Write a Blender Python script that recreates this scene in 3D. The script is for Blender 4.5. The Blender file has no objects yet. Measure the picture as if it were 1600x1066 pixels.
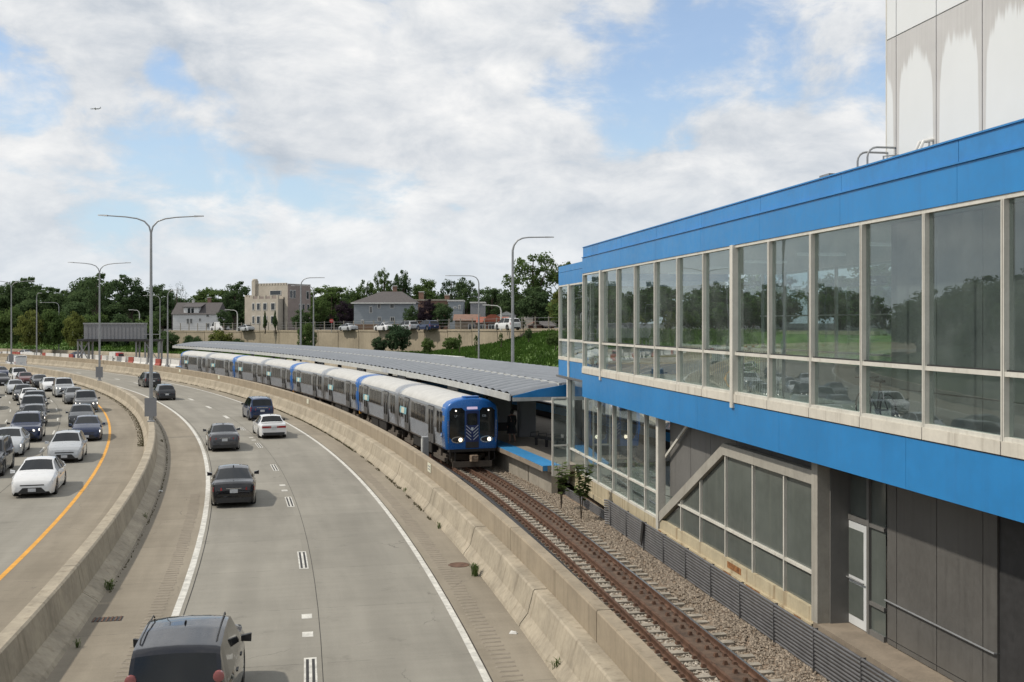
import bpy, bmesh, math, random
import numpy as np
from mathutils import Vector, Matrix
rnd = random.Random(7)
S = bpy.context.scene
COL = S.collection
PI = math.pi
R = math.radians
# ------------------------------------------------------------------ camera
CAM_Z = 7.5
FPX = 1650.0            # focal length in pixels of a 1600 px wide picture
cd = bpy.data.cameras.new('camera'); cam = bpy.data.objects.new('camera', cd); COL.objects.link(cam)
cam.location = (0, 0, CAM_Z); cam.rotation_euler = (R(90), 0, 0)
cd.sensor_width = 36; cd.lens = 36*FPX/1600; cd.shift_y = -29/1600; cd.clip_start = .1; cd.clip_end = 6000
S.camera = cam
# ------------------------------------------------------------------ light
SUN_AZ = Vector((-.965, -.20, 0)).normalized(); SUN_EL = R(50)
sd = (SUN_AZ*math.cos(SUN_EL) + Vector((0, 0, math.sin(SUN_EL))))
sl = bpy.data.lights.new('sun', 'SUN'); sl.energy = 3.1; sl.angle = R(1.6); sl.color = (1, .92, .80)
so = bpy.data.objects.new('sun', sl); COL.objects.link(so); so.rotation_euler = (-sd).to_track_quat('-Z', 'Y').to_euler()
S.view_settings.view_transform = 'Standard'; S.view_settings.look = 'None'
S.view_settings.exposure = 0.0; S.view_settings.gamma = 1
S.render.engine = 'CYCLES'
S.cycles.max_bounces = 8; S.cycles.transparent_max_bounces = 16
# ------------------------------------------------------------------ sky with broken cloud
W = bpy.data.worlds.new('World'); S.world = W; W.use_nodes = True
nt = W.node_tree; nt.nodes.clear()
class NG:
    def __init__(s, t): s.t = t
    def n(s, k, **kw):
        x = s.t.nodes.new(k)
        for a, b in kw.items(): setattr(x, a, b)
        return x
    def put(s, sock, val):
        if hasattr(val, 'is_linked'): s.t.links.new(val, sock)
        else: sock.default_value = val
    def math(s, op, a, b=0.0, c=None, clamp=False):
        x = s.n('ShaderNodeMath', operation=op, use_clamp=clamp); s.put(x.inputs[0], a); s.put(x.inputs[1], b)
        if c is not None: s.put(x.inputs[2], c)
        return x.outputs[0]
    def vmath(s, op, a, b=(0, 0, 0)):
        x = s.n('ShaderNodeVectorMath', operation=op); s.put(x.inputs[0], a)
        if op == 'SCALE': s.put(x.inputs['Scale'], b)
        else: s.put(x.inputs[1], b)
        return x.outputs['Value'] if op in ('DOT_PRODUCT', 'LENGTH', 'DISTANCE') else x.outputs[0]
    def noise(s, vec, scale, detail=4, rough=.55, dist=0.0):
        x = s.n('ShaderNodeTexNoise'); s.put(x.inputs['Vector'], vec)
        x.inputs['Scale'].default_value = scale; x.inputs['Detail'].default_value = detail
        x.inputs['Roughness'].default_value = rough; x.inputs['Distortion'].default_value = dist
        return x.outputs['Fac']
    def ss(s, v, a, b, lo=0.0, hi=1.0):
        x = s.n('ShaderNodeMapRange', interpolation_type='SMOOTHSTEP'); s.put(x.inputs[0], v)
        for i, q in enumerate((a, b, lo, hi)): s.put(x.inputs[1+i], q)
        return x.outputs[0]
    def mix(s, f, a, b, mode='MIX'):
        x = s.n('ShaderNodeMix', data_type='RGBA', blend_type=mode); s.put(x.inputs[0], f)
        s.put(x.inputs[6], a if hasattr(a, 'is_linked') else (*a[:3], 1)); s.put(x.inputs[7], b if hasattr(b, 'is_linked') else (*b[:3], 1))
        return x.outputs[2]
    def sep(s, v):
        x = s.n('ShaderNodeSeparateXYZ'); s.put(x.inputs[0], v); return x.outputs
    def comb(s, a, b, c=0.0):
        x = s.n('ShaderNodeCombineXYZ'); s.put(x.inputs[0], a); s.put(x.inputs[1], b); s.put(x.inputs[2], c); return x.outputs[0]
g = NG(nt)
sky = g.n('ShaderNodeTexSky', sky_type='NISHITA'); sky.sun_disc = False
sky.sun_elevation = SUN_EL; sky.sun_rotation = math.atan2(SUN_AZ.x, SUN_AZ.y); sky.air_density = 1.0; sky.dust_density = 1.6; sky.ozone_density = 1.0
tc = g.n('ShaderNodeTexCoord').outputs['Generated']
dx, dy, dz = g.sep(tc)
zz = g.math('MAXIMUM', dz, 0.0)
den = g.math('ADD', zz, .22)
plane = g.comb(g.math('DIVIDE', dx, den), g.math('DIVIDE', dy, den), 0.0)
pl = g.vmath('ADD', plane, (3.1, 7.7, 0))
n1 = g.noise(pl, 2.3, 9, .58, .35)
n2 = g.noise(g.vmath('ADD', plane, (11.3, 2.9, 0)), 1.15, 5, .5, .2)
wv = g.n('ShaderNodeTexNoise'); g.put(wv.inputs['Vector'], tc); wv.inputs['Scale'].default_value = 4.0; wv.inputs['Detail'].default_value = 6; wv.inputs['Roughness'].default_value = .5
tcw = g.vmath('ADD', tc, g.vmath('SCALE', g.vmath('SUBTRACT', wv.outputs['Color'], (.5, .5, .5)), .15))
tcw = g.vmath('NORMALIZE', tcw)
hole = g.math('MULTIPLY', g.ss(n2, .57, .70), .55)
for px, py, wid, amt in ((1000, 105, .062, 1.0), (1080, 35, .07, .95), (1030, 70, .05, .9), (1200, 35, .055, .8), (1290, 20, .05, .7), (1355, 70, .06, .85), (945, 155, .045, .85), (870, 160, .025, .8), (1375, 190, .05, .5),
          (215, 272, .06, .85), (300, 285, .06, .85), (360, 275, .05, .6), (170, 215, .03, .6), (50, 165, .042, .85), (-20, 150, .045, .7), (510, 292, .045, .85), (575, 300, .045, .75), (282, 108, .02, .6), (30, 90, .03, .5)):
    d = Vector(((px-800)/FPX, 1, (504-py)/FPX)).normalized()
    q_ = g.math('MULTIPLY', g.ss(g.vmath('DOT_PRODUCT', tcw, tuple(d)), math.cos(wid*1.45), math.cos(wid*.1)), amt*.66)
    hole = g.math('MAXIMUM', hole, q_)
# noise frays the edges of the openings
n5 = g.noise(g.vmath('ADD', g.comb(dx, dy, g.math('MULTIPLY', dz, 1.9)), (2.0, 1.0, 4.0)), 11.0, 9, .6, .3)
rough_ = g.math('ADD', g.math('MULTIPLY', g.math('SUBTRACT', n1, .5), -1.0), g.math('MULTIPLY', g.math('SUBTRACT', n5, .5), -1.9))
fray = g.ss(g.math('ADD', hole, rough_), .22, .80)
cf = g.math('SUBTRACT', 1.0, g.math('MULTIPLY', fray, .92))
# cloud shading: bright billows, grey bases
n6 = g.noise(g.vmath('ADD', g.comb(dx, dy, g.math('MULTIPLY', dz, 1.9)), (2.012, 1.0, 4.035)), 11.0, 9, .6, .3)
n4 = g.noise(g.vmath('ADD', g.comb(dx, dy, g.math('MULTIPLY', dz, 1.6)), (5.2, 5.5, 1.0)), 4.2, 5, .55, .4)
relief = g.math('ADD', g.math('MULTIPLY', g.math('SUBTRACT', n5, n6), 2.6), .5)
sh = g.math('ADD', g.math('MULTIPLY', relief, .5), g.math('ADD', g.math('MULTIPLY', g.ss(n4, .33, .66), .42), g.math('MULTIPLY', g.ss(n5, .35, .7), .16)), clamp=True)
cloud = g.mix(sh, (.52, .575, .645), (.97, .965, .955))
low = g.ss(dz, .0, .17, 1.0, 0.0)
cloud = g.mix(g.math('MULTIPLY', low, .48), cloud, (.73, .80, .865))
blue = g.mix(1.0, sky.outputs[0], (.125, .150, .175), 'MULTIPLY')
blue = g.mix(.26, blue, (.68, .79, .89))
blue = g.mix(g.ss(dz, .05, .26, .75, 0.0), blue, (.60, .77, .89))
colr = g.mix(cf, blue, cloud)
bg = g.n('ShaderNodeBackground'); g.put(bg.inputs[0], colr); bg.inputs[1].default_value = 1.0
W.cycles.sampling_method = 'MANUAL'; W.cycles.sample_map_resolution = 512
out = g.n('ShaderNodeOutputWorld'); nt.links.new(bg.outputs[0], out.inputs[0])

# ------------------------------------------------------------------ materials
def mat(name, col, rough=.7, metal=0.0, var=.12, scale=3.0, bump=0.0, bscale=30.0, col2=None, spec=.5, coords='Position', streak=0.0, dirt=None):
    """a procedural material: base colour broken by noise at two sizes, roughness wear and fine relief"""
    m = bpy.data.materials.new(name); m.use_nodes = True
    t = m.node_tree; b = t.nodes['Principled BSDF']; q = NG(t)
    if coords == 'Position': v = q.n('ShaderNodeNewGeometry').outputs['Position']
    else: v = q.n('ShaderNodeTexCoord').outputs['Object']
    nA = q.noise(v, scale, 5, .6); nB = q.noise(v, scale*9, 4, .6)
    f = q.math('ADD', q.math('MULTIPLY', nA, .65), q.math('MULTIPLY', nB, .35))
    f = q.ss(f, .3, .7)
    lo = tuple(c*(1-var) for c in col); hi = tuple(min(1, c*(1+var)) for c in (col2 or col))
    c = q.mix(f, lo, hi)
    if streak:
        st = q.n('ShaderNodeMapping'); q.put(st.inputs[0], v); st.inputs['Scale'].default_value = (2.2, 2.2, .12)
        s1 = q.ss(q.noise(st.outputs[0], 2.0, 6, .65), .5, .72)
        c = q.mix(q.math('MULTIPLY', s1, streak), c, dirt or tuple(x*.45 for x in col))
    q.put(b.inputs['Base Color'], c)
    q.put(b.inputs['Roughness'], q.ss(nB, .2, .8, max(0.02, rough-.08), min(1, rough+.08)))
    b.inputs['Metallic'].default_value = metal; b.inputs['Specular IOR Level'].default_value = spec
    if bump:
        bp = q.n('ShaderNodeBump'); bp.inputs['Strength'].default_value = bump; bp.inputs['Distance'].default_value = .02
        q.put(bp.inputs['Height'], q.noise(v, bscale, 4, .6)); q.put(b.inputs['Normal'], bp.outputs[0])
    return m
def paint(name, col, metal=0.0, rough=.3):
    m = bpy.data.materials.new(name); m.use_nodes = True; t = m.node_tree; b = t.nodes['Principled BSDF']; q = NG(t)
    v = q.n('ShaderNodeTexCoord').outputs['Object']; nz = q.noise(v, 3, 5, .6)
    q.put(b.inputs['Base Color'], q.mix(q.ss(nz, .3, .7), tuple(c*.96 for c in col), col))
    q.put(b.inputs['Roughness'], q.ss(nz, .3, .7, rough-.06, rough+.06)); b.inputs['Specular IOR Level'].default_value = .08
    b.inputs['Metallic'].default_value = metal*.3; b.inputs['Coat Weight'].default_value = 1.0; b.inputs['Coat IOR'].default_value = 1.5; b.inputs['Coat Roughness'].default_value = .02
    return m
def glass(name, tint, refl_tint=(.9, .95, .95), ior=1.55, rough=.0, wob=.006):
    m = bpy.data.materials.new(name); m.use_nodes = True; t = m.node_tree; t.nodes.clear(); q = NG(t)
    tr = q.n('ShaderNodeBsdfTransparent'); tr.inputs[0].default_value = (*tint, 1)
    gl = q.n('ShaderNodeBsdfGlossy'); gl.inputs[0].default_value = (*refl_tint, 1); gl.inputs['Roughness'].default_value = rough
    v = q.n('ShaderNodeNewGeometry').outputs['Position']
    bp = q.n('ShaderNodeBump'); bp.inputs['Strength'].default_value = .25; bp.inputs['Distance'].default_value = wob
    rn = q.n('ShaderNodeObjectInfo').outputs['Random']; q.put(bp.inputs['Height'], q.noise(q.vmath('ADD', v, q.comb(q.math('MULTIPLY', rn, 90.0), 0.0, 0.0)), .8, 2, .5)); q.put(gl.inputs['Normal'], bp.outputs[0])
    ge = q.n('ShaderNodeNewGeometry'); cs = q.math('ABSOLUTE', q.vmath('DOT_PRODUCT', ge.outputs['Normal'], ge.outputs['Incoming']))
    k = q.math('ADD', q.math('MULTIPLY', q.math('POWER', q.math('SUBTRACT', 1.0, cs), 4.2), .95), .08, clamp=True)   # Schlick, the same from both sides of the pane
    # thin film of dust on the pane
    df = q.n('ShaderNodeBsdfDiffuse'); df.inputs[0].default_value = (.46, .50, .50, 1)
    m1 = q.n('ShaderNodeMixShader'); q.put(m1.inputs[0], k); q.put(m1.inputs[1], tr.outputs[0]); q.put(m1.inputs[2], gl.outputs[0])
    dust = q.ss(q.noise(v, .9, 6, .65), .35, .85, .02, .11)
    m2 = q.n('ShaderNodeMixShader'); q.put(m2.inputs[0], dust); q.put(m2.inputs[1], m1.outputs[0]); q.put(m2.inputs[2], df.outputs[0])
    o = q.n('ShaderNodeOutputMaterial'); q.put(o.inputs[0], m2.outputs[0])
    return m
def leafmat(name, col, col2):
    m = bpy.data.materials.new(name); m.use_nodes = True; t = m.node_tree; t.nodes.clear(); q = NG(t)
    v = q.n('ShaderNodeNewGeometry').outputs['Position']
    oi = q.n('ShaderNodeObjectInfo').outputs['Random']
    f = q.math('ADD', q.math('MULTIPLY', q.ss(q.noise(v, .45, 3, .6), .3, .7), .6), q.math('MULTIPLY', oi, .4))
    f2 = q.ss(q.noise(v, 4.0, 2, .5), .25, .75)
    c = q.mix(f, col, col2); c = q.mix(q.math('MULTIPLY', f2, .3), c, tuple(x*.55 for x in col))
    d = q.n('ShaderNodeBsdfDiffuse'); q.put(d.inputs[0], c)
    tl = q.n('ShaderNodeBsdfTranslucent'); q.put(tl.inputs[0], c)
    ms = q.n('ShaderNodeMixShader'); ms.inputs[0].default_value = .42; q.put(ms.inputs[1], d.outputs[0]); q.put(ms.inputs[2], tl.outputs[0])
    o = q.n('ShaderNodeOutputMaterial'); q.put(o.inputs[0], ms.outputs[0])
    return m
def emis(name, col, s):
    m = bpy.data.materials.new(name); m.use_nodes = True; b = m.node_tree.nodes['Principled BSDF']
    b.inputs['Base Color'].default_value = (*col, 1); b.inputs['Emission Color'].default_value = (*col, 1); b.inputs['Emission Strength'].default_value = s
    return m
def roadmat(name, col, col2, joint=4.6, jstr=.55, stain=.5, jcol=(.045, .042, .038)):
    """concrete paving; UV = (metres across, metres along)"""
    m = bpy.data.materials.new(name); m.use_nodes = True; t = m.node_tree; b = t.nodes['Principled BSDF']; q = NG(t)
    uv = q.n('ShaderNodeUVMap').outputs[0]; u, v_, _ = q.sep(uv)
    mp = q.n('ShaderNodeMapping'); q.put(mp.inputs[0], uv); mp.inputs['Scale'].default_value = (1.0, .10, 1)
    a = q.noise(mp.outputs[0], .9, 6, .6); fine = q.noise(uv, 22, 5, .65); mid = q.noise(uv, .55, 6, .62)
    mp2 = q.n('ShaderNodeMapping'); q.put(mp2.inputs[0], uv); mp2.inputs['Scale'].default_value = (.25, 3.0, 1)
    brush = q.noise(mp2.outputs[0], 1.2, 5, .6)
    f = q.math('ADD', q.math('MULTIPLY', a, .45), q.math('ADD', q.math('MULTIPLY', fine, .2), q.math('ADD', q.math('MULTIPLY', mid, .25), q.math('MULTIPLY', brush, .14))))
    c = q.mix(q.ss(f, .36, .66), col, col2)
    # slab to slab tone
    slab = q.n('ShaderNodeTexWhiteNoise', noise_dimensions='2D'); q.put(slab.inputs[0], q.comb(q.math('FLOOR', q.math('DIVIDE', u, 3.65)), q.math('FLOOR', q.math('DIVIDE', v_, joint))))
    c = q.mix(q.math('MULTIPLY', slab.outputs[0], .24), c, tuple(x*.7 for x in col))
    if stain:
        sp = q.ss(q.noise(uv, .8, 7, .7), .58, .75); c = q.mix(q.math('MULTIPLY', sp, stain), c, tuple(x*.62 for x in col))
    oil = q.ss(q.math('ABSOLUTE', q.math('SUBTRACT', q.math('FRACT', q.math('DIVIDE', q.math('ADD', u, 7.1), 3.5)), .5)), .16, .0)
    c = q.mix(q.math('MULTIPLY', q.math('MULTIPLY', oil, q.ss(a, .3, .65)), .22), c, tuple(x*.62 for x in col))
    j = q.math('ABSOLUTE', q.math('SUBTRACT', q.math('FRACT', q.math('DIVIDE', v_, joint)), .5))
    j = q.math('GREATER_THAN', j, .5-.010/joint*1.3)
    br = q.ss(q.noise(uv, 1.7, 4, .6), .42, .6)
    c = q.mix(q.math('MULTIPLY', q.math('MULTIPLY', j, br), jstr), c, jcol)
    # hairline cracks
    vo = q.n('ShaderNodeTexVoronoi', feature='DISTANCE_TO_EDGE'); q.put(vo.inputs['Vector'], q.vmath('ADD', uv, q.comb(q.math('MULTIPLY', mid, 2.0), q.math('MULTIPLY', a, 2.0)))); vo.inputs['Scale'].default_value = .16
    cr = q.math('MULTIPLY', q.math('LESS_THAN', vo.outputs['Distance'], .0022), q.ss(mid, .5, .62))
    c = q.mix(q.math('MULTIPLY', cr, .5), c, jcol)
    q.put(b.inputs['Base Color'], c); b.inputs['Roughness'].default_value = .85; b.inputs['Specular IOR Level'].default_value = .25
    bp = q.n('ShaderNodeBump'); bp.inputs['Strength'].default_value = .15; bp.inputs['Distance'].default_value = .01; q.put(bp.inputs['Height'], fine); q.put(b.inputs['Normal'], bp.outputs[0])
    return m
M = {}
M['road'] = roadmat('lane concrete', (.208, .197, .170), (.290, .275, .238))
M['shoulder'] = roadmat('shoulder concrete', (.195, .170, .132), (.295, .260, .205), joint=5.2, stain=.5)
M['barrier'] = mat('barrier concrete', (.335, .293, .225), .9, var=.24, scale=.8, bump=.3, bscale=45, streak=.5, dirt=(.14, .11, .075))
M['wall'] = mat('track wall concrete', (.295, .246, .180), .9, var=.16, scale=.9, bump=.3, bscale=45, streak=.5, dirt=(.15, .12, .08))
M['concrete'] = mat('grey concrete', (.30, .275, .23), .9, var=.18, scale=1.2, bump=.3, bscale=30, streak=.45)
M['ledge'] = mat('ledge concrete', (.235, .195, .15), .9, var=.2, scale=1.5, bump=.3, bscale=40)
M['white_line'] = mat('white road paint', (.52, .51, .47), .75, var=.32, scale=3.5)
M['black_line'] = mat('black road paint', (.03, .03, .03), .8, var=.3)
M['yellow_line'] = mat('yellow road paint', (.62, .30, .035), .7, var=.2, scale=2.5)
M['joint'] = mat('dark joint filler', (.03, .028, .025), .9)
M['blue'] = mat('station blue enamel', (.020, .205, .50), .38, var=.09, scale=.5, bump=.12, bscale=.9, streak=.22, dirt=(.03, .14, .36))
M['blue2'] = mat('coping blue enamel', (.030, .215, .52), .42, var=.13, scale=.7, bump=.5, bscale=1.3, streak=.3, dirt=(.02, .13, .36))
M['frame'] = mat('white painted frame', (.60, .585, .53), .5, var=.1, scale=2, streak=.35, dirt=(.30, .26, .2))
M['sill'] = mat('off white sill', (.60, .57, .50), .55, var=.1, scale=1.5, streak=.45, dirt=(.28, .24, .19))
M['cream'] = mat('cream painted steel', (.47, .41, .285), .6, var=.16, scale=1.6, streak=.8, dirt=(.20, .12, .06))
M['rust'] = mat('rust', (.16, .055, .02), .9, var=.5, scale=6, col2=(.30, .14, .05))
M['panel_grey'] = mat('grey porcelain panel', (.15, .148, .142), .55, var=.1, scale=1.0, streak=.3)
M['panel_dark'] = mat('dark grey panel', (.115, .112, .106), .38, var=.12, scale=1.0, streak=.3)
M['dark_brick'] = mat('dark glazed brick', (.035, .035, .036), .6, var=.25, scale=6)
M['black'] = mat('black rubber gasket', (.02, .02, .02), .6)
M['glass_up'] = glass('upper window glass', (.80, .86, .855))
M['glass_low'] = glass('lower window glass', (.88, .93, .93))
M['glass_dirty'] = mat('dusty obscured glass', (.11, .125, .115), .14, var=.18, scale=.25, streak=.5, dirt=(.15, .165, .145))
M['glass_house'] = mat('dark window', (.02, .025, .03), .08, var=.3, spec=.7)
M['grey_pipe'] = mat('galvanised conduit', (.15, .15, .155), .5, .4, var=.2, scale=2.5, streak=.3)
M['galv'] = mat('galvanised steel', (.30, .31, .32), .5, .5, var=.12, scale=2)
M['dark_steel'] = mat('dark steel', (.045, .045, .048), .6, .3, var=.2)
M['rail_rust'] = mat('rusted rail', (.088, .047, .031), .8, .2, var=.35, scale=5, col2=(.135, .076, .050))
M['rail_shine'] = mat('worn rail head', (.42, .45, .50), .28, .9, var=.1)
M['tie'] = mat('weathered timber tie', (.30, .27, .225), .9, var=.35, scale=4, bump=.5, bscale=25)
M['ballast'] = mat('ballast stone', (.16, .105, .07), .95, var=.55, scale=9, bump=.8, bscale=26, col2=(.27, .21, .155))
M['stone'] = mat('loose stone', (.145, .112, .082), .95, var=.6, scale=11, col2=(.29, .245, .195))
M['dirt'] = mat('earth', (.12, .09, .06), .95, var=.4, scale=2)
M['grass'] = mat('grass bank', (.05, .10, .024), .95, var=.4, scale=.5, bump=.6, bscale=6, col2=(.080, .135, .03))
M['retaining'] = mat('retaining wall concrete', (.31, .265, .195), .9, var=.2, scale=.25, bump=.2, bscale=6, streak=.4, dirt=(.17, .14, .10))
M['canopy'] = mat('canopy sheet metal', (.205, .22, .24), .38, .45, var=.14, scale=.9, streak=.25)
M['canopy_trim'] = mat('canopy gutter', (.42, .43, .42), .6, var=.15, scale=2)
M['platform'] = mat('platform concrete', (.27, .24, .20), .85, var=.15, scale=1.5)
M['tactile'] = mat('blue platform edge', (.04, .24, .52), .6, var=.12)
M['stainless'] = mat('brushed stainless', (.44, .45, .46), .32, .85, var=.1, scale=2.0, coords='Object')
M['train_roof'] = mat('train roof', (.47, .47, .455), .6, var=.12, scale=1.4, coords='Object', streak=.2)
M['train_blue'] = mat('train blue', (.015, .115, .38), .3, var=.06, coords='Object')
M['train_navy'] = mat('train door blue', (.015, .03, .12), .35, var=.1, coords='Object')
M['train_glass'] = mat('train window', (.008, .010, .013), .08, var=.2, spec=.6, coords='Object')
M['chrome'] = mat('chrome', (.6, .6, .6), .25, .9, var=.05, coords='Object')
M['teal'] = mat('teal banner', (.20, .40, .46), .5, var=.1)
M['ivory'] = mat('ivory panel', (.62, .62, .50), .6, var=.08)
M['under'] = mat('underframe grime', (.022, .020, .018), .85, var=.3)
M['under2'] = mat('dusty underframe', (.10, .085, .07), .85, var=.3)
M['lamp_on'] = emis('lit headlamp', (1, .93, .82), 3.0)
M['lamp_warm'] = emis('lit train lamp', (1, .85, .62), 2.2)
M['lamp_lens'] = mat('lamp lens', (.5, .52, .54), .12, .3, var=.1, coords='Object')
M['tail'] = mat('tail lamp lens', (.28, .02, .02), .15, var=.15, coords='Object')
M['tail_pink'] = mat('faded tail lamp lens', (.30, .11, .11), .2, var=.12, coords='Object')
M['tyre'] = mat('tyre', (.018, .018, .018), .85, coords='Object')
M['rim'] = mat('alloy rim', (.33, .34, .35), .35, .7, coords='Object')
M['car_glass'] = mat('car glass', (.006, .008, .010), .03, var=.2, spec=.42, coords='Object')
M['trim'] = mat('black trim', (.02, .02, .021), .5, var=.2, coords='Object')
M['plate'] = mat('licence plate', (.5, .52, .55), .5, var=.2, scale=14, coords='Object')
M['white_board'] = mat('white sheet', (.66, .66, .64), .55, var=.08, scale=1, streak=.2)
M['red_plastic'] = mat('red plastic', (.33, .07, .05), .55, var=.15)
M['red_paint'] = mat('red paint', (.40, .03, .03), .45, var=.1)
M['sign_grey'] = mat('grey sign cabinet', (.215, .222, .238), .6, var=.08, scale=.8)
M['bark'] = mat('bark', (.07, .055, .04), .95, var=.3, scale=3)
M['leaf_dark'] = leafmat('dark green leaves', (.072, .115, .055), (.105, .155, .066))
M['leaf_mid'] = leafmat('green leaves', (.085, .135, .048), (.125, .18, .06))
M['leaf_yellow'] = leafmat('yellow green leaves', (.14, .17, .05), (.19, .21, .065))
M['leaf_purple'] = leafmat('purple leaves', (.038, .030, .040), (.06, .046, .056))
M['leaf_blue'] = leafmat('blue green leaves', (.05, .088, .048), (.085, .13, .066))
M['shingle'] = mat('roof shingle', (.085, .078, .078), .9, var=.2, scale=3)
M['clay'] = mat('clay tile', (.24, .075, .045), .85, var=.2, scale=3)
M['siding_white'] = mat('white siding', (.62, .63, .63), .6, var=.08, scale=1)
M['siding_grey'] = mat('blue grey siding', (.27, .30, .325), .7, var=.08, scale=1)
M['limestone'] = mat('pale limestone', (.40, .365, .31), .85, var=.12, scale=.8)
M['mauve_brick'] = mat('mauve brick', (.27, .225, .205), .9, var=.12, scale=1)
M['brick'] = mat('brown brick', (.19, .115, .085), .9, var=.2, scale=2)
M['house_trim'] = mat('house trim', (.55, .55, .53), .6, var=.08)
M['wood_fence'] = mat('timber fence', (.17, .10, .055), .85, var=.2, scale=2)
M['interior'] = mat('interior wall', (.42, .42, .39), .7, var=.08, scale=1)
M['ceil'] = mat('ceiling', (.6, .6, .57), .8, var=.06)
M['skin'] = mat('skin', (.30, .17, .12), .6, var=.1, coords='Object')
M['cloth_dark'] = mat('dark cloth', (.018, .018, .021), .9, var=.25, coords='Object')
M['hair'] = mat('dark hair', (.012, .010, .009), .6, coords='Object')
M['bike'] = mat('black bicycle tube', (.02, .02, .02), .4)
M['dest'] = emis('destination sign', (.62, .50, .66), .55)
M['cyan'] = mat('pale white text', (.6, .66, .7), .5)
M['concrete_w'] = mat('weathered painted beam', (.34, .325, .285), .8, var=.14, scale=1.4, streak=.45, dirt=(.19, .17, .14))
M['door_white'] = mat('white door', (.62, .64, .65), .45, var=.06)
M['ceil_light'] = emis('tube light', (.8, .85, .83), .08)
M['asphalt'] = mat('street asphalt', (.07, .07, .068), .9, var=.2, scale=.4)
M['scrub'] = mat('distant scrub', (.035, .050, .022), .95, var=.4, scale=.05, col2=(.06, .075, .035))
M['plane'] = mat('aircraft skin', (.42, .44, .47), .5, coords='Object')

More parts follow.
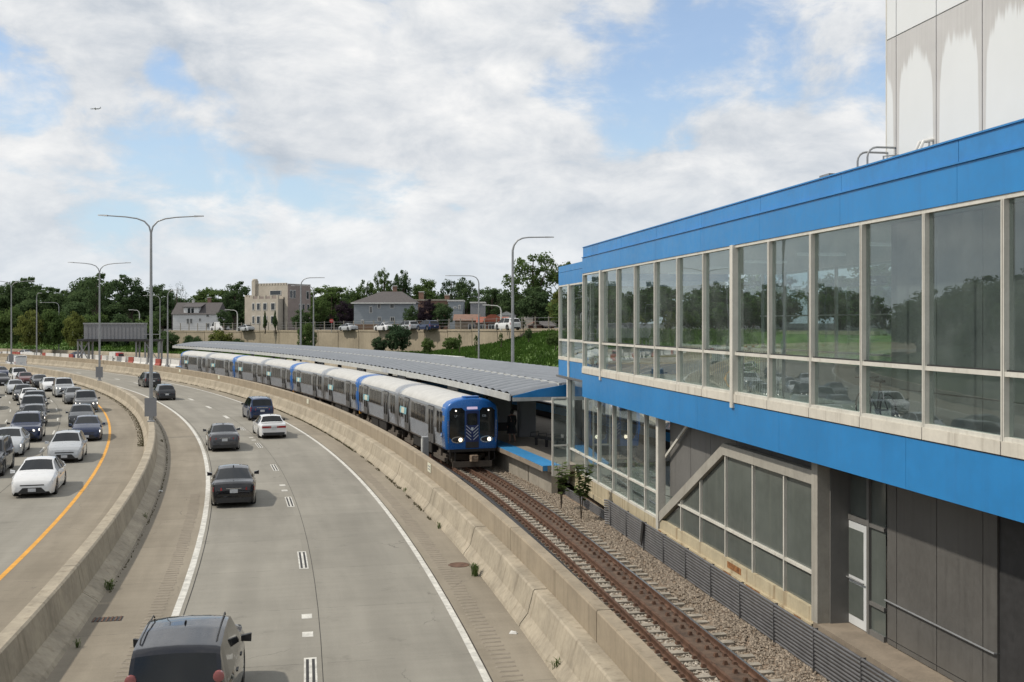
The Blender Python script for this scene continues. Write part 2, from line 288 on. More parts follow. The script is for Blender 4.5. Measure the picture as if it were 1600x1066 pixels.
# ------------------------------------------------------------------ mesh helpers
class MB:
    def __init__(s): s.v = []; s.f = []; s.m = []; s.uv = None
    def add(s, vs, fs, mi=0):
        o = len(s.v); s.v += [tuple(p) for p in vs]
        for q in fs: s.f.append(tuple(i+o for i in q)); s.m.append(mi)
        return s
    def hexa(s, p, mi=0):   # p: 4 bottom ccw, 4 top ccw
        return s.add(p, [(3, 2, 1, 0), (4, 5, 6, 7), (0, 1, 5, 4), (1, 2, 6, 5), (2, 3, 7, 6), (3, 0, 4, 7)], mi)
    def box(s, x0, x1, y0, y1, z0, z1, mi=0, c=0.0):
        if x0 > x1: x0, x1 = x1, x0
        if y0 > y1: y0, y1 = y1, y0
        if z0 > z1: z0, z1 = z1, z0
        if c:   # chamfered along z edges
            P = [(x0+c, y0), (x1-c, y0), (x1, y0+c), (x1, y1-c), (x1-c, y1), (x0+c, y1), (x0, y1-c), (x0, y0+c)]
            return s.prism([(a, b, z0) for a, b in P], (0, 0, z1-z0), mi)
        return s.hexa([(x0, y0, z0), (x1, y0, z0), (x1, y1, z0), (x0, y1, z0), (x0, y0, z1), (x1, y0, z1), (x1, y1, z1), (x0, y1, z1)], mi)
    def quad(s, a, b, c, d, mi=0): return s.add((a, b, c, d), [(0, 1, 2, 3)], mi)
    def prism(s, pts, off, mi=0):
        n = len(pts); off = Vector(off); P = [Vector(p) for p in pts]
        fs = [tuple(reversed(range(n))), tuple(range(n, 2*n))] + [(i, (i+1) % n, (i+1) % n+n, i+n) for i in range(n)]
        return s.add(P+[p+off for p in P], fs, mi)
    def tube(s, path, r, n=8, mi=0, cap=True):
        P = [Vector(p) for p in path]; k = len(P); rr = r if isinstance(r, (list, tuple)) else [r]*k
        vs = []; up = Vector((0, 0, 1))
        ref = None
        for i, p in enumerate(P):
            t = (P[min(i+1, k-1)]-P[max(i-1, 0)]).normalized()
            if ref is None: ref = t.cross(up) if abs(t.z) < .95 else t.cross(Vector((1, 0, 0)))
            a = (ref - t*ref.dot(t)).normalized(); ref = a; b = t.cross(a)
            for j in range(n):
                w = 2*PI*j/n; vs.append(p + (a*math.cos(w)+b*math.sin(w))*rr[i])
        fs = [(i*n+j, i*n+(j+1) % n, (i+1)*n+(j+1) % n, (i+1)*n+j) for i in range(k-1) for j in range(n)]
        if cap: fs += [tuple(reversed(range(n))), tuple(range((k-1)*n, k*n))]
        return s.add(vs, fs, mi)
    def lathe(s, prof, n=16, c=(0, 0, 0), axis='z', mi=0):
        vs = []
        for r, h in prof:
            for j in range(n):
                w = 2*PI*j/n; a, b = r*math.cos(w), r*math.sin(w)
                p = (a, b, h) if axis == 'z' else ((h, a, b) if axis == 'x' else (a, h, b))
                vs.append((p[0]+c[0], p[1]+c[1], p[2]+c[2]))
        k = len(prof)
        fs = [(i*n+j, i*n+(j+1) % n, (i+1)*n+(j+1) % n, (i+1)*n+j) for i in range(k-1) for j in range(n)]
        fs += [tuple(reversed(range(n))), tuple(range((k-1)*n, k*n))]
        return s.add(vs, fs, mi)
    def sphere(s, c, r, n=10, m=6, mi=0, sq=(1, 1, 1)):
        vs = [(c[0], c[1], c[2]-r*sq[2])]
        for i in range(1, m):
            a = -PI/2+PI*i/m
            for j in range(n):
                w = 2*PI*j/n; vs.append((c[0]+r*sq[0]*math.cos(a)*math.cos(w), c[1]+r*sq[1]*math.cos(a)*math.sin(w), c[2]+r*sq[2]*math.sin(a)))
        vs.append((c[0], c[1], c[2]+r*sq[2])); L = len(vs)-1
        fs = [(0, 1+(j+1) % n, 1+j) for j in range(n)]
        for i in range(m-2):
            for j in range(n): fs.append((1+i*n+j, 1+i*n+(j+1) % n, 1+(i+1)*n+(j+1) % n, 1+(i+1)*n+j))
        fs += [(1+(m-2)*n+j, 1+(m-2)*n+(j+1) % n, L) for j in range(n)]
        return s.add(vs, fs, mi)
    def mesh(s, name, mats, smooth=None):
        me = bpy.data.meshes.new(name); me.from_pydata(s.v, [], s.f)
        for m in mats: me.materials.append(m)
        if len(mats) > 1: me.polygons.foreach_set('material_index', s.m)
        if s.uv is not None:
            l = me.uv_layers.new(name='UVMap'); li = np.zeros(len(me.loops), dtype=np.int32); me.loops.foreach_get('vertex_index', li)
            l.data.foreach_set('uv', np.array(s.uv, dtype=np.float32)[li].ravel())
        bm = bmesh.new(); bm.from_mesh(me); bmesh.ops.recalc_face_normals(bm, faces=bm.faces); bm.to_mesh(me); bm.free()
        if smooth is not None:
            me.polygons.foreach_set('use_smooth', [True]*len(me.polygons)); me.set_sharp_from_angle(angle=R(smooth))
        me.update(); return me
    def build(s, name, m, parent=None, smooth=None, world=False):
        mats = m if isinstance(m, (list, tuple)) else [m]
        if world and parent is not None:
            o = parent.location; s.v = [(a-o.x, b-o.y, c-o.z) for a, b, c in s.v]
        return link(name, s.mesh(name, mats, smooth), parent)
def link(name, me, parent=None, loc=None, rz=None):
    o = bpy.data.objects.new(name, me); COL.objects.link(o)
    if parent is not None: o.parent = parent
    if loc is not None: o.location = loc
    if rz is not None: o.rotation_euler = (0, 0, rz)
    return o
def tag(o, label=None, cat=None, group=None, kind=None):
    if label: o['label'] = label
    if cat: o['category'] = cat
    if group: o['group'] = group
    if kind: o['kind'] = kind
    return o
def thing(name, label, cat, loc=(0, 0, 0), rz=0.0, group=None):
    o = bpy.data.objects.new(name, None); COL.objects.link(o); o.empty_display_size = .2
    o.location = loc; o.rotation_euler = (0, 0, rz); return tag(o, label, cat, group)
def copy_tree(o, parent=None, ren=None):
    c = o.copy(); COL.objects.link(c)
    if parent is not None: c.parent = parent
    for ch in KIDS.get(o.name, []) or list(o.children): copy_tree(ch, c)
    return c
KIDS = {}
# ------------------------------------------------------------------ the curve everything follows
CX, CY, R0 = -324.08, -40.06, 329.54     # centre and radius of the right-hand edge line
def P(r, th, z=0.0):
    a = R(th); return (CX+(R0+r)*math.cos(a), CY+(R0+r)*math.sin(a), z)
def th_at(px, r):
    k = (px-800)/FPX; a = 1+k*k; b = -2*(k*CX+CY); c = CX*CX+CY*CY-(R0+r)**2
    y = (-b+math.sqrt(max(0, b*b-4*a*c)))/2/a; return math.degrees(math.atan2(y-CY, k*y-CX))
def ground(px, py, z=0.0):
    d = (CAM_Z-z)*FPX/(py-504); return ((px-800)/FPX*d, d, z)
def rth(p): return math.hypot(p[0]-CX, p[1]-CY)-R0, math.degrees(math.atan2(p[1]-CY, p[0]-CX))
DPM = math.degrees(1/R0)                 # degrees per metre
def frange(a, b, st):
    n = max(1, round((b-a)/st)); return [a+(b-a)*i/n for i in range(n+1)]
def strip(r0, r1, t0, t1, z, step=.5, nr=1, z1=None):
    """flat sheet between two radii with UV in metres"""
    mb = MB(); mb.uv = []
    ts = frange(t0, t1, step); rs = [r0+(r1-r0)*i/nr for i in range(nr+1)]
    f0 = r0 if callable(r0) else None
    for t in ts:
        for i, r in enumerate(rs):
            zz_ = z if z1 is None else z+(z1-z)*i/nr
            mb.v.append(P(r, t, zz_)); mb.uv.append((r, t/DPM))
    n = nr+1
    for i in range(len(ts)-1):
        for j in range(nr): mb.f.append((i*n+j, i*n+j+1, (i+1)*n+j+1, (i+1)*n+j)); mb.m.append(0)
    return mb
def sweep(mb, sec, t0, t1, step=.5, mi=0, rf=None):
    """closed cross-section (r,z) swept along the curve"""
    ts = frange(t0, t1, step); n = len(sec); o = len(mb.v)
    for t in ts:
        d = rf(t) if rf else 0.0
        for r, z in sec: mb.v.append(P(r+d, t, z))
    fs = [(i*n+j, i*n+(j+1) % n, (i+1)*n+(j+1) % n, (i+1)*n+j) for i in range(len(ts)-1) for j in range(n)]
    fs += [tuple(reversed(range(n))), tuple(range((len(ts)-1)*n, len(ts)*n))]
    for q in fs: mb.f.append(tuple(i+o for i in q)); mb.m.append(mi)
    return mb
def structure(o): return tag(o, kind='structure')
# ================================================================== SETTING
# ground sheet reaching the horizon
mb = MB(); gx = [-3000, -1200, -500, -200, 0, 200, 500, 1200, 3000]; gy = [-600, -100, 0, 100, 250, 500, 1000, 2000, 4500]
for y in gy:
    for x in gx: mb.v.append((x, y, -.42))
for i in range(8):
    for j in range(8): mb.f.append((i*9+j, i*9+j+1, (i+1)*9+j+1, (i+1)*9+j)); mb.m.append(0)
structure(mb.build('ground', M['scrub']))
T0, T1 = 3.0, 78.0
# carriageways (flush strips side by side)
road_r = structure(strip(-7.12, .02, T0, T1, 0, .5, 8).build('expressway_lanes', M['road']))
sh_l = structure(strip(-9.2, -7.12, T0, T1, 0, .5, 3).build('left_shoulder', M['shoulder']))
sh_r = structure(strip(.02, 1.42, T0, T1, 0, .5, 2).build('right_shoulder', M['shoulder']))
road_o = structure(strip(-27.5, -12.5, T0, T1, 0, .5, 10).build('oncoming_lanes', M['road']))
sh_o = structure(strip(-12.5, -10.2, T0, T1, 0, .5, 3).build('median_shoulder', M['shoulder']))
sh_oo = structure(strip(-31.5, -27.5, T0, T1, 0, .5, 3).build('outer_shoulder', M['shoulder']))
road_f = structure(strip(16.6, 36.5, T0, T1, -.05, .5, 10).build('far_carriageway', M['road']))
# painted lines
def line(name, r0, r1, t0, t1, m, parent): return strip(r0, r1, t0, t1, .004, .5).build(name, M[m], parent)
line('edge_line', -7.12, -6.93, T0, 70, 'white_line', road_r)
line('edge_line', -.14, .02, T0, 70, 'white_line', road_r)
line('edge_line', -12.5, -12.34, T0, 70, 'yellow_line', road_o)
line('edge_line', -27.4, -27.25, T0, 70, 'white_line', road_o)
line('edge_line', 17.6, 17.75, T0, 70, 'yellow_line', road_f)
line('edge_line', 33.2, 33.35, T0, 70, 'white_line', road_f)
line('joint_line', -3.44, -3.425, T0, 40, 'joint', road_r)
line('joint_line', -6.83, -6.805, T0, 26, 'joint', road_r)
line('joint_line', .03, .055, T0, 30, 'joint', sh_r)
line('joint_line', -15.83, -15.81, T0, 40, 'joint', road_o)
# lane dashes: white bar with two black stripes, and reflector pads between
TD = [9.5, 11.27, 13.24, 15.2, 17.1, 18.92, 20.83, 22.55, 24.4, 26.25, 28.1, 29.95, 31.8, 33.65, 35.5, 37.35, 39.2, 41.05, 42.9, 44.75, 46.6, 48.45, 50.3, 52.15, 54.0, 55.85, 57.7]
for k, t0 in enumerate(TD):
    d = strip(-3.83, -3.55, t0-.44, t0, .005, .1).build('lane_dash', M['white_line'], road_r)
    if k < 7:
        for r in (-3.785, -3.655): strip(r, r+.062, t0-.42, t0-.02, .008, .1).build('black_stripe', M['black_line'], d)
    if k in (1, 3, 5):
        for dt in (.28, .56): strip(-3.86, -3.60, t0+dt, t0+dt+.075, .005, .05).build('patch_mark', M['white_line'], road_r)
for rr in (-16.0, -19.6, -23.3):
    for k in range(26):
        t0 = 11.2+k*1.9
        strip(rr-.05, rr+.05, t0, t0+.5, .005, .1).build('lane_dash', M['white_line'], road_o)
for rr in (22.5, 26.2, 29.8):
    for k in range(16):
        t0 = 12+k*2.1
        strip(rr-.06, rr+.06, t0, t0+.5, -.045, .1).build('lane_dash', M['white_line'], road_f)
# milled rumble strips on both shoulders: real ribs
def rumble(name, r0, r1, t0, t1, parent):
    mb = MB(); t = t0
    while t < t1:
        w = .018*(.8+.4*rnd.random()); a = r0+rnd.uniform(-.02, .02); b = r1+rnd.uniform(-.04, .04)
        mb.add([P(a, t, .003), P(b, t, .003), P(b, t+w, .003), P(a, t+w, .003), P(a+.03, t+w*.3, .018), P(b-.03, t+w*.3, .018), P(b-.03, t+w*.7, .018), P(a+.03, t+w*.7, .018)],
               [(0, 1, 5, 4), (1, 2, 6, 5), (2, 3, 7, 6), (3, 0, 4, 7), (4, 5, 6, 7)])
        t += .052
    o = mb.build(name, M['shoulder2'], parent); tag(o, kind='stuff')
M['shoulder2'] = mat('milled concrete', (.235, .205, .165), .9, var=.15, scale=3)
rumble('rumble_strip', .28, .72, 9.5, 16.5, sh_r)
rumble('rumble_strip', -7.75, -7.35, 10.5, 15.5, sh_l)
# ---------------------------------------------------------------- concrete barriers, cast in segments
def barrier(name, label, cat, sec, t0, t1, seg, m, gap=.02, rf=None, group=None):
    root = thing(name, label, cat, P(sum(s[0] for s in sec)/len(sec), 16, 0), group=group)
    t = t0
    while t < t1:
        e = min(t1, t+seg); gg = gap*DPM
        mb = sweep(MB(), sec, t+gg, e-gg, .35, rf=rf); mb.build('barrier_segment', M[m], root, world=True); t = e
    return root
med = [(-10.34, -.02), (-10.3, .08), (-10.13, .3), (-10.07, 1.0), (-10.03, 1.04), (-9.72, 1.04), (-9.67, 1.0), (-9.55, .32), (-9.2, .09), (-9.12, -.02)]
barrier('median_barrier', 'sloped concrete median barrier between the two directions of traffic, with lamp posts on top', 'barrier', med, T0, 72, 3.1, 'barrier')
jer = [(1.37, -.02), (1.41, .08), (1.60, .32), (1.74, .86), (1.78, .90), (2.10, .90), (2.10, -.02)]
barrier('roadside_barrier', 'low sloped concrete barrier with cracked toe along the right shoulder', 'barrier', jer, T0, 72, 1.42, 'barrier', .028)
wal = [(2.104, -.3), (2.104, 1.52), (2.125, 1.56), (2.40, 1.56), (2.42, 1.53), (2.42, -.3)]
barrier('track_wall', 'taller tan concrete wall behind the roadside barrier, beside the rails', 'wall', wal, T0, 72, 1.55, 'wall', .018)
outer = [(-32.0, -.02), (-31.9, .3), (-31.8, .85), (-31.55, .85), (-31.5, .3), (-31.4, -.02)]
barrier('outer_barrier', 'concrete barrier at the far left edge of the oncoming lanes', 'barrier', outer, T0, 72, 5.0, 'barrier')
fb = [(36.5, -.1), (36.55, .3), (36.7, .8), (36.9, .8), (37.0, .3), (37.1, -.1)]
barrier('outer_barrier', 'concrete barrier at the foot of the grass bank behind the station', 'barrier', fb, 14, 72, 5.0, 'barrier')
# cracks / scars on the roadside barrier face (recessed-looking spalls are small dark raised chips)
# ---------------------------------------------------------------- railway track
def rtrk(t):
    x = min(1, max(0, (t-10.5)/6.0)); return 5.0+.9*x*x*(3-2*x)
bal = MB(); bal.uv = []
ts = frange(T0, 72, .25); offs = [2.42, 3.1, 3.9, 5, 6, 7, 8.2, 9.2]
for t in ts:
    for r in offs:
        bal.v.append(P(r, t, -.225+.02*math.sin(t*9+r*5))); bal.uv.append((r, t/DPM))
n = len(offs)
for i in range(len(ts)-1):
    for j in range(n-1): bal.f.append((i*n+j, i*n+j+1, (i+1)*n+j+1, (i+1)*n+j)); bal.m.append(0)
structure(bal.build('track_bed', M['ballast']))
track = thing('railway_track', 'single rusty railway track with timber ties and an extra centre rail beside the tan wall', 'track', P(5, 14, -.2))
railsec = [(-.065, -.155), (-.065, -.14), (-.012, -.125), (-.012, -.045), (-.036, -.035), (-.036, 0), (.036, 0), (.036, -.035), (.012, -.045), (.012, -.125), (.065, -.14), (.065, -.155)]
headsec = [(-.028, .0005), (-.028, .004), (.028, .004), (.028, .0005)]
def rail(off, m, head=None, nm='rail'):
    o = sweep(MB(), [(r+off, z) for r, z in railsec], T0, 36, .3, rf=rtrk).build(nm, M[m], track, world=True)
    if head: sweep(MB(), [(r+off, z) for r, z in headsec], T0, 36, .3, rf=rtrk).build('rail_head', M[head], o).location = -Vector(track.location)
rail(-.718, 'rail_rust', 'rail_rust'); rail(.718, 'rail_rust', 'rail_shine'); rail(-.02, 'rail_rust', 'rail_rust', 'centre_rail')
# timber ties
tie = MB().box(-1.28, 1.28, -.105, .105, -.17, 0, c=.01).mesh('tie', [M['tie']])
t = 9.2; k = 0
spk = MB(); M['grease'] = mat('greasy brown timber', (.070, .045, .032), .8, var=.4, scale=4, bump=.5, bscale=18, col2=(.115, .076, .053)); M['stone_pale'] = mat('pale stone', (.30, .265, .215), .95, var=.4, scale=11, col2=(.46, .42, .36))
while t < 17.2:
    o = link('tie', tie, track); p = Vector(P(rtrk(t)+rnd.uniform(-.05, .05), t, -.155+rnd.uniform(-.012, .004)))-Vector(track.location)
    o.location = p; o.rotation_euler = (0, 0, R(t)+rnd.uniform(-.02, .02)); o.scale = (1, rnd.uniform(.85, 1.1), 1)
    for off in (-.718, .718, -.02, .5):
        for sgn in (-1, 1):
            if off == .5 and sgn > 0: continue
            c = P(rtrk(t)+off+sgn*.11, t, -.13); h = .05 if off != .5 else .08
            tt = Vector((-math.sin(R(t)), math.cos(R(t)), 0)); rr_ = Vector((math.cos(R(t)), math.sin(R(t)), 0)); c = Vector(c)
            a, b = rr_*.055, tt*.06
            spk.hexa([c-a-b-Vector((0, 0, .03)), c+a-b-Vector((0, 0, .03)), c+a+b-Vector((0, 0, .03)), c-a+b-Vector((0, 0, .03)), c-a*.6-b*.6+Vector((0, 0, h)), c+a*.6-b*.6+Vector((0, 0, h)), c+a*.6+b*.6+Vector((0, 0, h)), c-a*.6+b*.6+Vector((0, 0, h))])
    t += .56*DPM; k += 1
tag(spk.build('rail_clip', M['rail_rust'], track, world=True), kind='stuff')
# brown grease plate strip between the centre rail and the right rail
sweep(MB(), [(.04, -.15), (.04, -.138), (.62, -.138), (.62, -.15)], T0, 17.2, .3, rf=rtrk).build('grease_strip', M['grease'], track, world=True)
# power rail by the wall: dark covered bar on stands
tr = thing('power_rail', 'dark covered power rail running between the tan wall and the near rail', 'rail', P(3.6, 14, -.2))
sweep(MB(), [(-1.36, .0), (-1.36, .10), (-1.27, .12), (-1.18, .10), (-1.18, .0)], T0, 30, .3, rf=rtrk).build('cover_board', M['dark_steel'], tr, world=True)
sweep(MB(), [(-1.05, -.14), (-1.05, -.06), (-.99, -.06), (-.99, -.14)], T0, 30, .3, rf=rtrk).build('cable', M['black'], tr, world=True)
t = 9.5
while t < 20:
    a = Vector(P(rtrk(t)-1.27, t, -.2)); MB().box(-.06, .06, -.06, .06, 0, .2).build('bracket', M['dark_steel'], tr).location = a-Vector(tr.location); t += 3*DPM
# loose ballast stones
def stones(name, n, fn, size, m, parent=None):
    base = np.array([[1, 0, 0], [-1, 0, 0], [0, 1, 0], [0, -1, 0], [0, 0, .8], [0, 0, -.6]], float)
    fc = np.array([[0, 2, 4], [2, 1, 4], [1, 3, 4], [3, 0, 4], [2, 0, 5], [1, 2, 5], [3, 1, 5], [0, 3, 5]])
    rs = np.random.RandomState(3); V = []; F = []
    ctr = np.array([fn(rs) for _ in range(n)])
    sc = size*(.55+.9*rs.rand(n))[:, None, None]*(.7+.6*rs.rand(n, 1, 3))
    an = rs.rand(n)*6.28; ca, sa = np.cos(an), np.sin(an)
    pv = base[None]*sc + rs.normal(0, .12, (n, 6, 3))*size
    x = pv[..., 0]*ca[:, None]-pv[..., 1]*sa[:, None]; y = pv[..., 0]*sa[:, None]+pv[..., 1]*ca[:, None]
    pv = np.stack([x, y, pv[..., 2]], -1)+ctr[:, None]
    fv = (fc[None]+6*np.arange(n)[:, None, None]).reshape(-1, 3)
    me = bpy.data.meshes.new(name); me.from_pydata(pv.reshape(-1, 3).tolist(), [], fv.tolist()); me.materials.append(M[m])
    return tag(link(name, me, parent), kind='stuff')
def ballast_pt(rs):
    t = 9.2+8.5*rs.rand()**1.3; r = 2.5+rs.rand()*5.6
    while abs(abs(r-rtrk(t))-.72) < .1 or -.7 < r-rtrk(t) < 0: r = 2.5+rs.rand()*5.6
    if .0 < r-rtrk(t) < .66 and rs.rand() < .9: r = 6.6+rs.rand()*1.5
    return P(r, t, -.205-.02*(abs(r-rtrk(t)) < 1.3)+.012*rs.rand())
def pale_pt(rs):
    t = 9.2+8.5*rs.rand()**1.3; r = rtrk(t)-.66+rs.rand()*.62; return P(r, t, -.215+.012*rs.rand())
tag(stones('pale_ballast', 7000, pale_pt, .034, 'stone_pale'), 'pale ballast stones between the near rail and the centre rail', 'ballast')
tag(stones('ballast_stones', 42000, ballast_pt, .038, 'stone'), 'loose brown and grey ballast stones around the track', 'ballast')
# ---------------------------------------------------------------- platform
PL0, PL1 = 15.0, 35.4
plat = thing('station_platform', 'concrete island platform with a blue tactile edge beside the train', 'platform', P(11, 20, 0))
sweep(MB(), [(7.62, .80), (7.62, 1.095), (15.6, 1.095), (15.6, .80)], PL0, PL1, .5).build('deck', M['platform'], plat, world=True)
sweep(MB(), [(7.40, .86), (7.40, 1.10), (8.25, 1.10), (8.25, 1.096), (7.615, 1.09), (7.615, .86)], PL0, PL1, .5).build('tactile_edge', M['tactile'], plat, world=True)
sweep(MB(), [(7.385, .84), (7.385, 1.06), (7.398, 1.06), (7.398, .84)], PL0, PL1, .5).build('edge_fascia', M['ledge'], plat, world=True)
t = PL0+.03
while t < PL1:
    sweep(MB(), [(7.85, -.3), (7.85, .80), (8.15, .80), (8.15, -.3)], t, min(PL1, t+.62), .3).build('support_panel', M['concrete'], plat, world=True); t += .64
sweep(MB(), [(15.3, -.3), (15.3, 2.1), (15.6, 2.1), (15.6, -.3)], PL0, PL1, .5).build('parapet', M['dark_steel'], plat, world=True)
sweep(MB(), [(15.25, 1.5), (15.25, 1.95), (15.295, 1.95), (15.295, 1.5)], PL0, PL1, .5).build('blue_band', M['tactile'], plat, world=True)
# ---------------------------------------------------------------- canopy: arched sheet-metal bays on posts
can = thing('platform_canopy', 'long curved platform canopy of arched grey metal sheets with blue end fascia', 'canopy', P(11, 20, 4))
CP = [(6.7, 4.03), (7.9, 4.27), (9.2, 4.43), (11.0, 4.52), (13.2, 4.52), (15.2, 4.40)]
bay = .222; t = 15.5; pm = None
def panel(t0, w, i0, i1, lift):
    mb = MB(); K = 6
    for i in range(i0, i1+1):
        r, z = CP[i]
        for k in range(K+1):
            a = k/K; mb.v.append(P(r, t0+w*a, z+lift+.18*math.sin(PI*a)**.7))
    nn = K+1
    for i in range(i1-i0):
        for k in range(K): mb.f.append((i*nn+k, i*nn+k+1, (i+1)*nn+k+1, (i+1)*nn+k)); mb.m.append(0)
    return mb
while t < 35.2:
    panel(t, bay*.985, 0, 2, 0).build('roof_sheet', M['canopy'], can, smooth=50, world=True)
    panel(t, bay*.985, 2, 5, .02).build('roof_sheet', M['canopy'], can, smooth=50, world=True)
    t += bay
sweep(MB(), [(6.62, 3.80), (6.62, 4.12), (6.66, 4.13), (6.69, 4.12), (6.69, 3.80)], 15.48, 35.22, .4).build('gutter', M['canopy_trim'], can, world=True)
sweep(MB(), [(15.15, 4.15), (15.15, 4.42), (15.28, 4.42), (15.28, 4.15)], 15.48, 35.22, .4).build('gutter', M['canopy_trim'], can, world=True)
sweep(MB(), [(9.1, 4.46), (9.1, 4.60), (9.26, 4.60), (9.26, 4.46)], 15.5, 35.2, .4).build('ridge_cap', M['canopy_trim'], can, world=True)
sweep(MB(), [(6.8, 3.86), (6.8, 4.0), (9.2, 4.22), (13.2, 4.3), (15.1, 4.2), (15.1, 3.86)], 15.52, 35.2, .4).build('soffit', M['dark_steel'], can, world=True)
e0, e1 = P(0, 15.45), P(0, 15.50)
def endcap(t, nm, m, pts):
    a = [P(r, t, z) for r, z in pts]; tv = Vector((-math.sin(R(t)), math.cos(R(t)), 0))*.06
    MB().prism(a, tv).build(nm, M[m], can, world=True)
endcap(15.40, 'end_fascia', 'blue', [(6.66, 4.0), (6.66, 4.06), (7.9, 4.36), (9.2, 4.56), (11, 4.66), (11, 4.0)])
endcap(15.40, 'end_beam', 'canopy_trim', [(6.66, 3.82), (6.66, 3.995), (11, 3.995), (11, 3.82)])
for k in range(14):
    t = 15.9+k*1.42
    for r in (10.9,):
        p = Vector(P(r, t, 1.1))-Vector(can.location)
        o = MB().box(-.16, .16, -.16, .16, 0, 2.78).build('post', M['dark_steel'], can); o.location = p; o.rotation_euler = (0, 0, R(t))
        b = MB().hexa([(-3.9, -.07, 2.78), (4.0, -.07, 2.78), (4.0, .07, 2.78), (-3.9, .07, 2.78), (-3.9, -.07, 2.86), (4.0, -.07, 2.86), (4.0, .07, 2.86), (-3.9, .07, 2.86)]).build('crossbeam', M['dark_steel'], can)
        b.location = p; b.rotation_euler = (0, 0, R(t))
# ================================================================== STATION HOUSE
MS = -.178; NRM = math.sqrt(1+MS*MS); O0 = 10.9
st = thing('station_house', 'two-storey station house with blue fascias and long rows of white-framed windows', 'building', (O0, 0, 0), math.atan2(-MS, 1))
def LX(o): return (o-O0)/NRM
def LY(p, o): d = FPX*o/(p-506); return NRM*d+(o-O0)*MS/NRM
def sbox(nm, m, x0, x1, y0, y1, z0, z1, parent=st, c=0.0):
    return MB().box(x0, x1, y0, y1, z0, z1, c=c).build(nm, M[m] if isinstance(m, str) else m, parent)
YE = 45.27                                   # far end of the main block
Y0 = 5.0
ZP, ZG, ZW, ZT, ZS, ZB, ZBB = 10.68, 10.235, 9.56, 6.70, 5.66, 5.35, 4.375
mull = [28.61+2.274*k for k in range(-10, 7)]
# blue bands, made of separate sheet panels
seams = [y for y in (18.47+4.192*j for j in range(-3, 7)) if Y0 < y < YE]
ends = [Y0]+seams+[YE]
for a, b in zip(ends[:-1], ends[1:]):
    p = MB(); z0, z1 = ZG+.02, ZP
    p.box(.03, .30, a+.006, b-.006, z0, z1-.03); p.box(.0, .32, a+.004, b-.004, z1-.03, z1)   # coping lip
    p.build('coping_panel', M['blue2'], st)
    sbox('fascia_panel', 'blue', 0, .28, a+.004, b-.004, ZW, ZG-.015)
sbox('drip_flashing', 'blue2', -.035, .06, Y0, YE, ZG-.012, ZG+.018)
lows = [Y0]+[8.9+5.6*j for j in range(7)]+[YE]
lows = [y for y in lows if Y0 <= y <= YE]
for a, b in zip(lows[:-1], lows[1:]):
    sbox('lower_fascia_panel', 'blue', 0, .26, a+.004, b-.004, ZBB, ZB)
    sbox('fascia_flashing', 'trim', -.012, .05, a+.02, b-.02, ZB, ZB+.02)
# upper windows
sbox('head_rail', 'frame', .02, .18, Y0, YE, ZW-.075, ZW-.002)
for i, (a, b) in enumerate(zip(mull[:-1]+[mull[-1]], mull[1:]+[YE])):
    sbox('window_sill', 'sill', -.03, .2, a+.012, b-.012, ZB+.022, ZS-.07)
    sbox('sill_rail', 'frame', .0, .17, a+.05, b-.05, ZS-.068, ZS)
    sbox('transom', 'frame', .015, .17, a+.04, b-.04, ZT-.07, ZT+.01)
    sbox('gasket', 'black', .05, .16, a+.04, b-.04, ZT+.011, ZT+.035)
    sbox('window_pane', 'glass_up', .095, .103, a+.05, b-.05, ZT+.035, ZW-.075)
    sbox('window_pane', 'glass_up', .095, .103, a+.05, b-.05, ZS, ZT-.07)
for k, y in enumerate(mull):
    big = k in (16, 10, 3)
    if big:
        sbox('post', 'frame', -.06, .18, y-.13, y+.07, ZB-.12, ZW-.002)
    else:
        sbox('mullion', 'frame', .0, .17, y-.042, y-.010, ZS-.30, ZW-.076); sbox('mullion', 'frame', .0, .17, y+.010, y+.042, ZS-.30, ZW-.076)
        sbox('gasket', 'black', .03, .15, y-.010, y+.010, ZS-.30, ZW-.076)
sbox('corner_post', 'frame', .0, .2, YE-.07, YE, ZB, ZW-.002)
# interior of the upper hall
sbox('upper_floor', 'interior', .27, 9.0, Y0, YE-.05, 5.0, 5.3)
sbox('ceiling', 'ceil', .30, 9.0, Y0, YE-.05, ZW+.02, 9.8)
sbox('roof', 'concrete', .31, 9.2, Y0, YE-.02, 9.81, 10.3)
for y in frange(Y0+2, YE-2, 4.1): sbox('ceiling_light', M['ceil_light'], 3.2, 4.6, y, y+.35, ZW-.06, ZW+.015)
# rear glazing of the hall
for y in frange(Y0, YE-.3, 2.274): sbox('rear_mullion', 'frame', 7.9, 8.0, y-.05, y+.05, 5.3, ZW)
sbox('rear_rail', 'frame', 7.92, 7.98, Y0, YE-.05, 6.35, 6.42)
sbox('rear_rail', 'frame', 7.92, 7.98, Y0, YE-.05, 7.75, 7.8)
sbox('rear_spandrel', 'interior', 8.0, 8.1, Y0, YE-.05, 5.3, 5.95)
for a in frange(Y0, YE-.3, 2.274)[:-1]: sbox('rear_pane', 'glass_up', 7.945, 7.95, a+.06, a+2.2, 5.95, ZW)
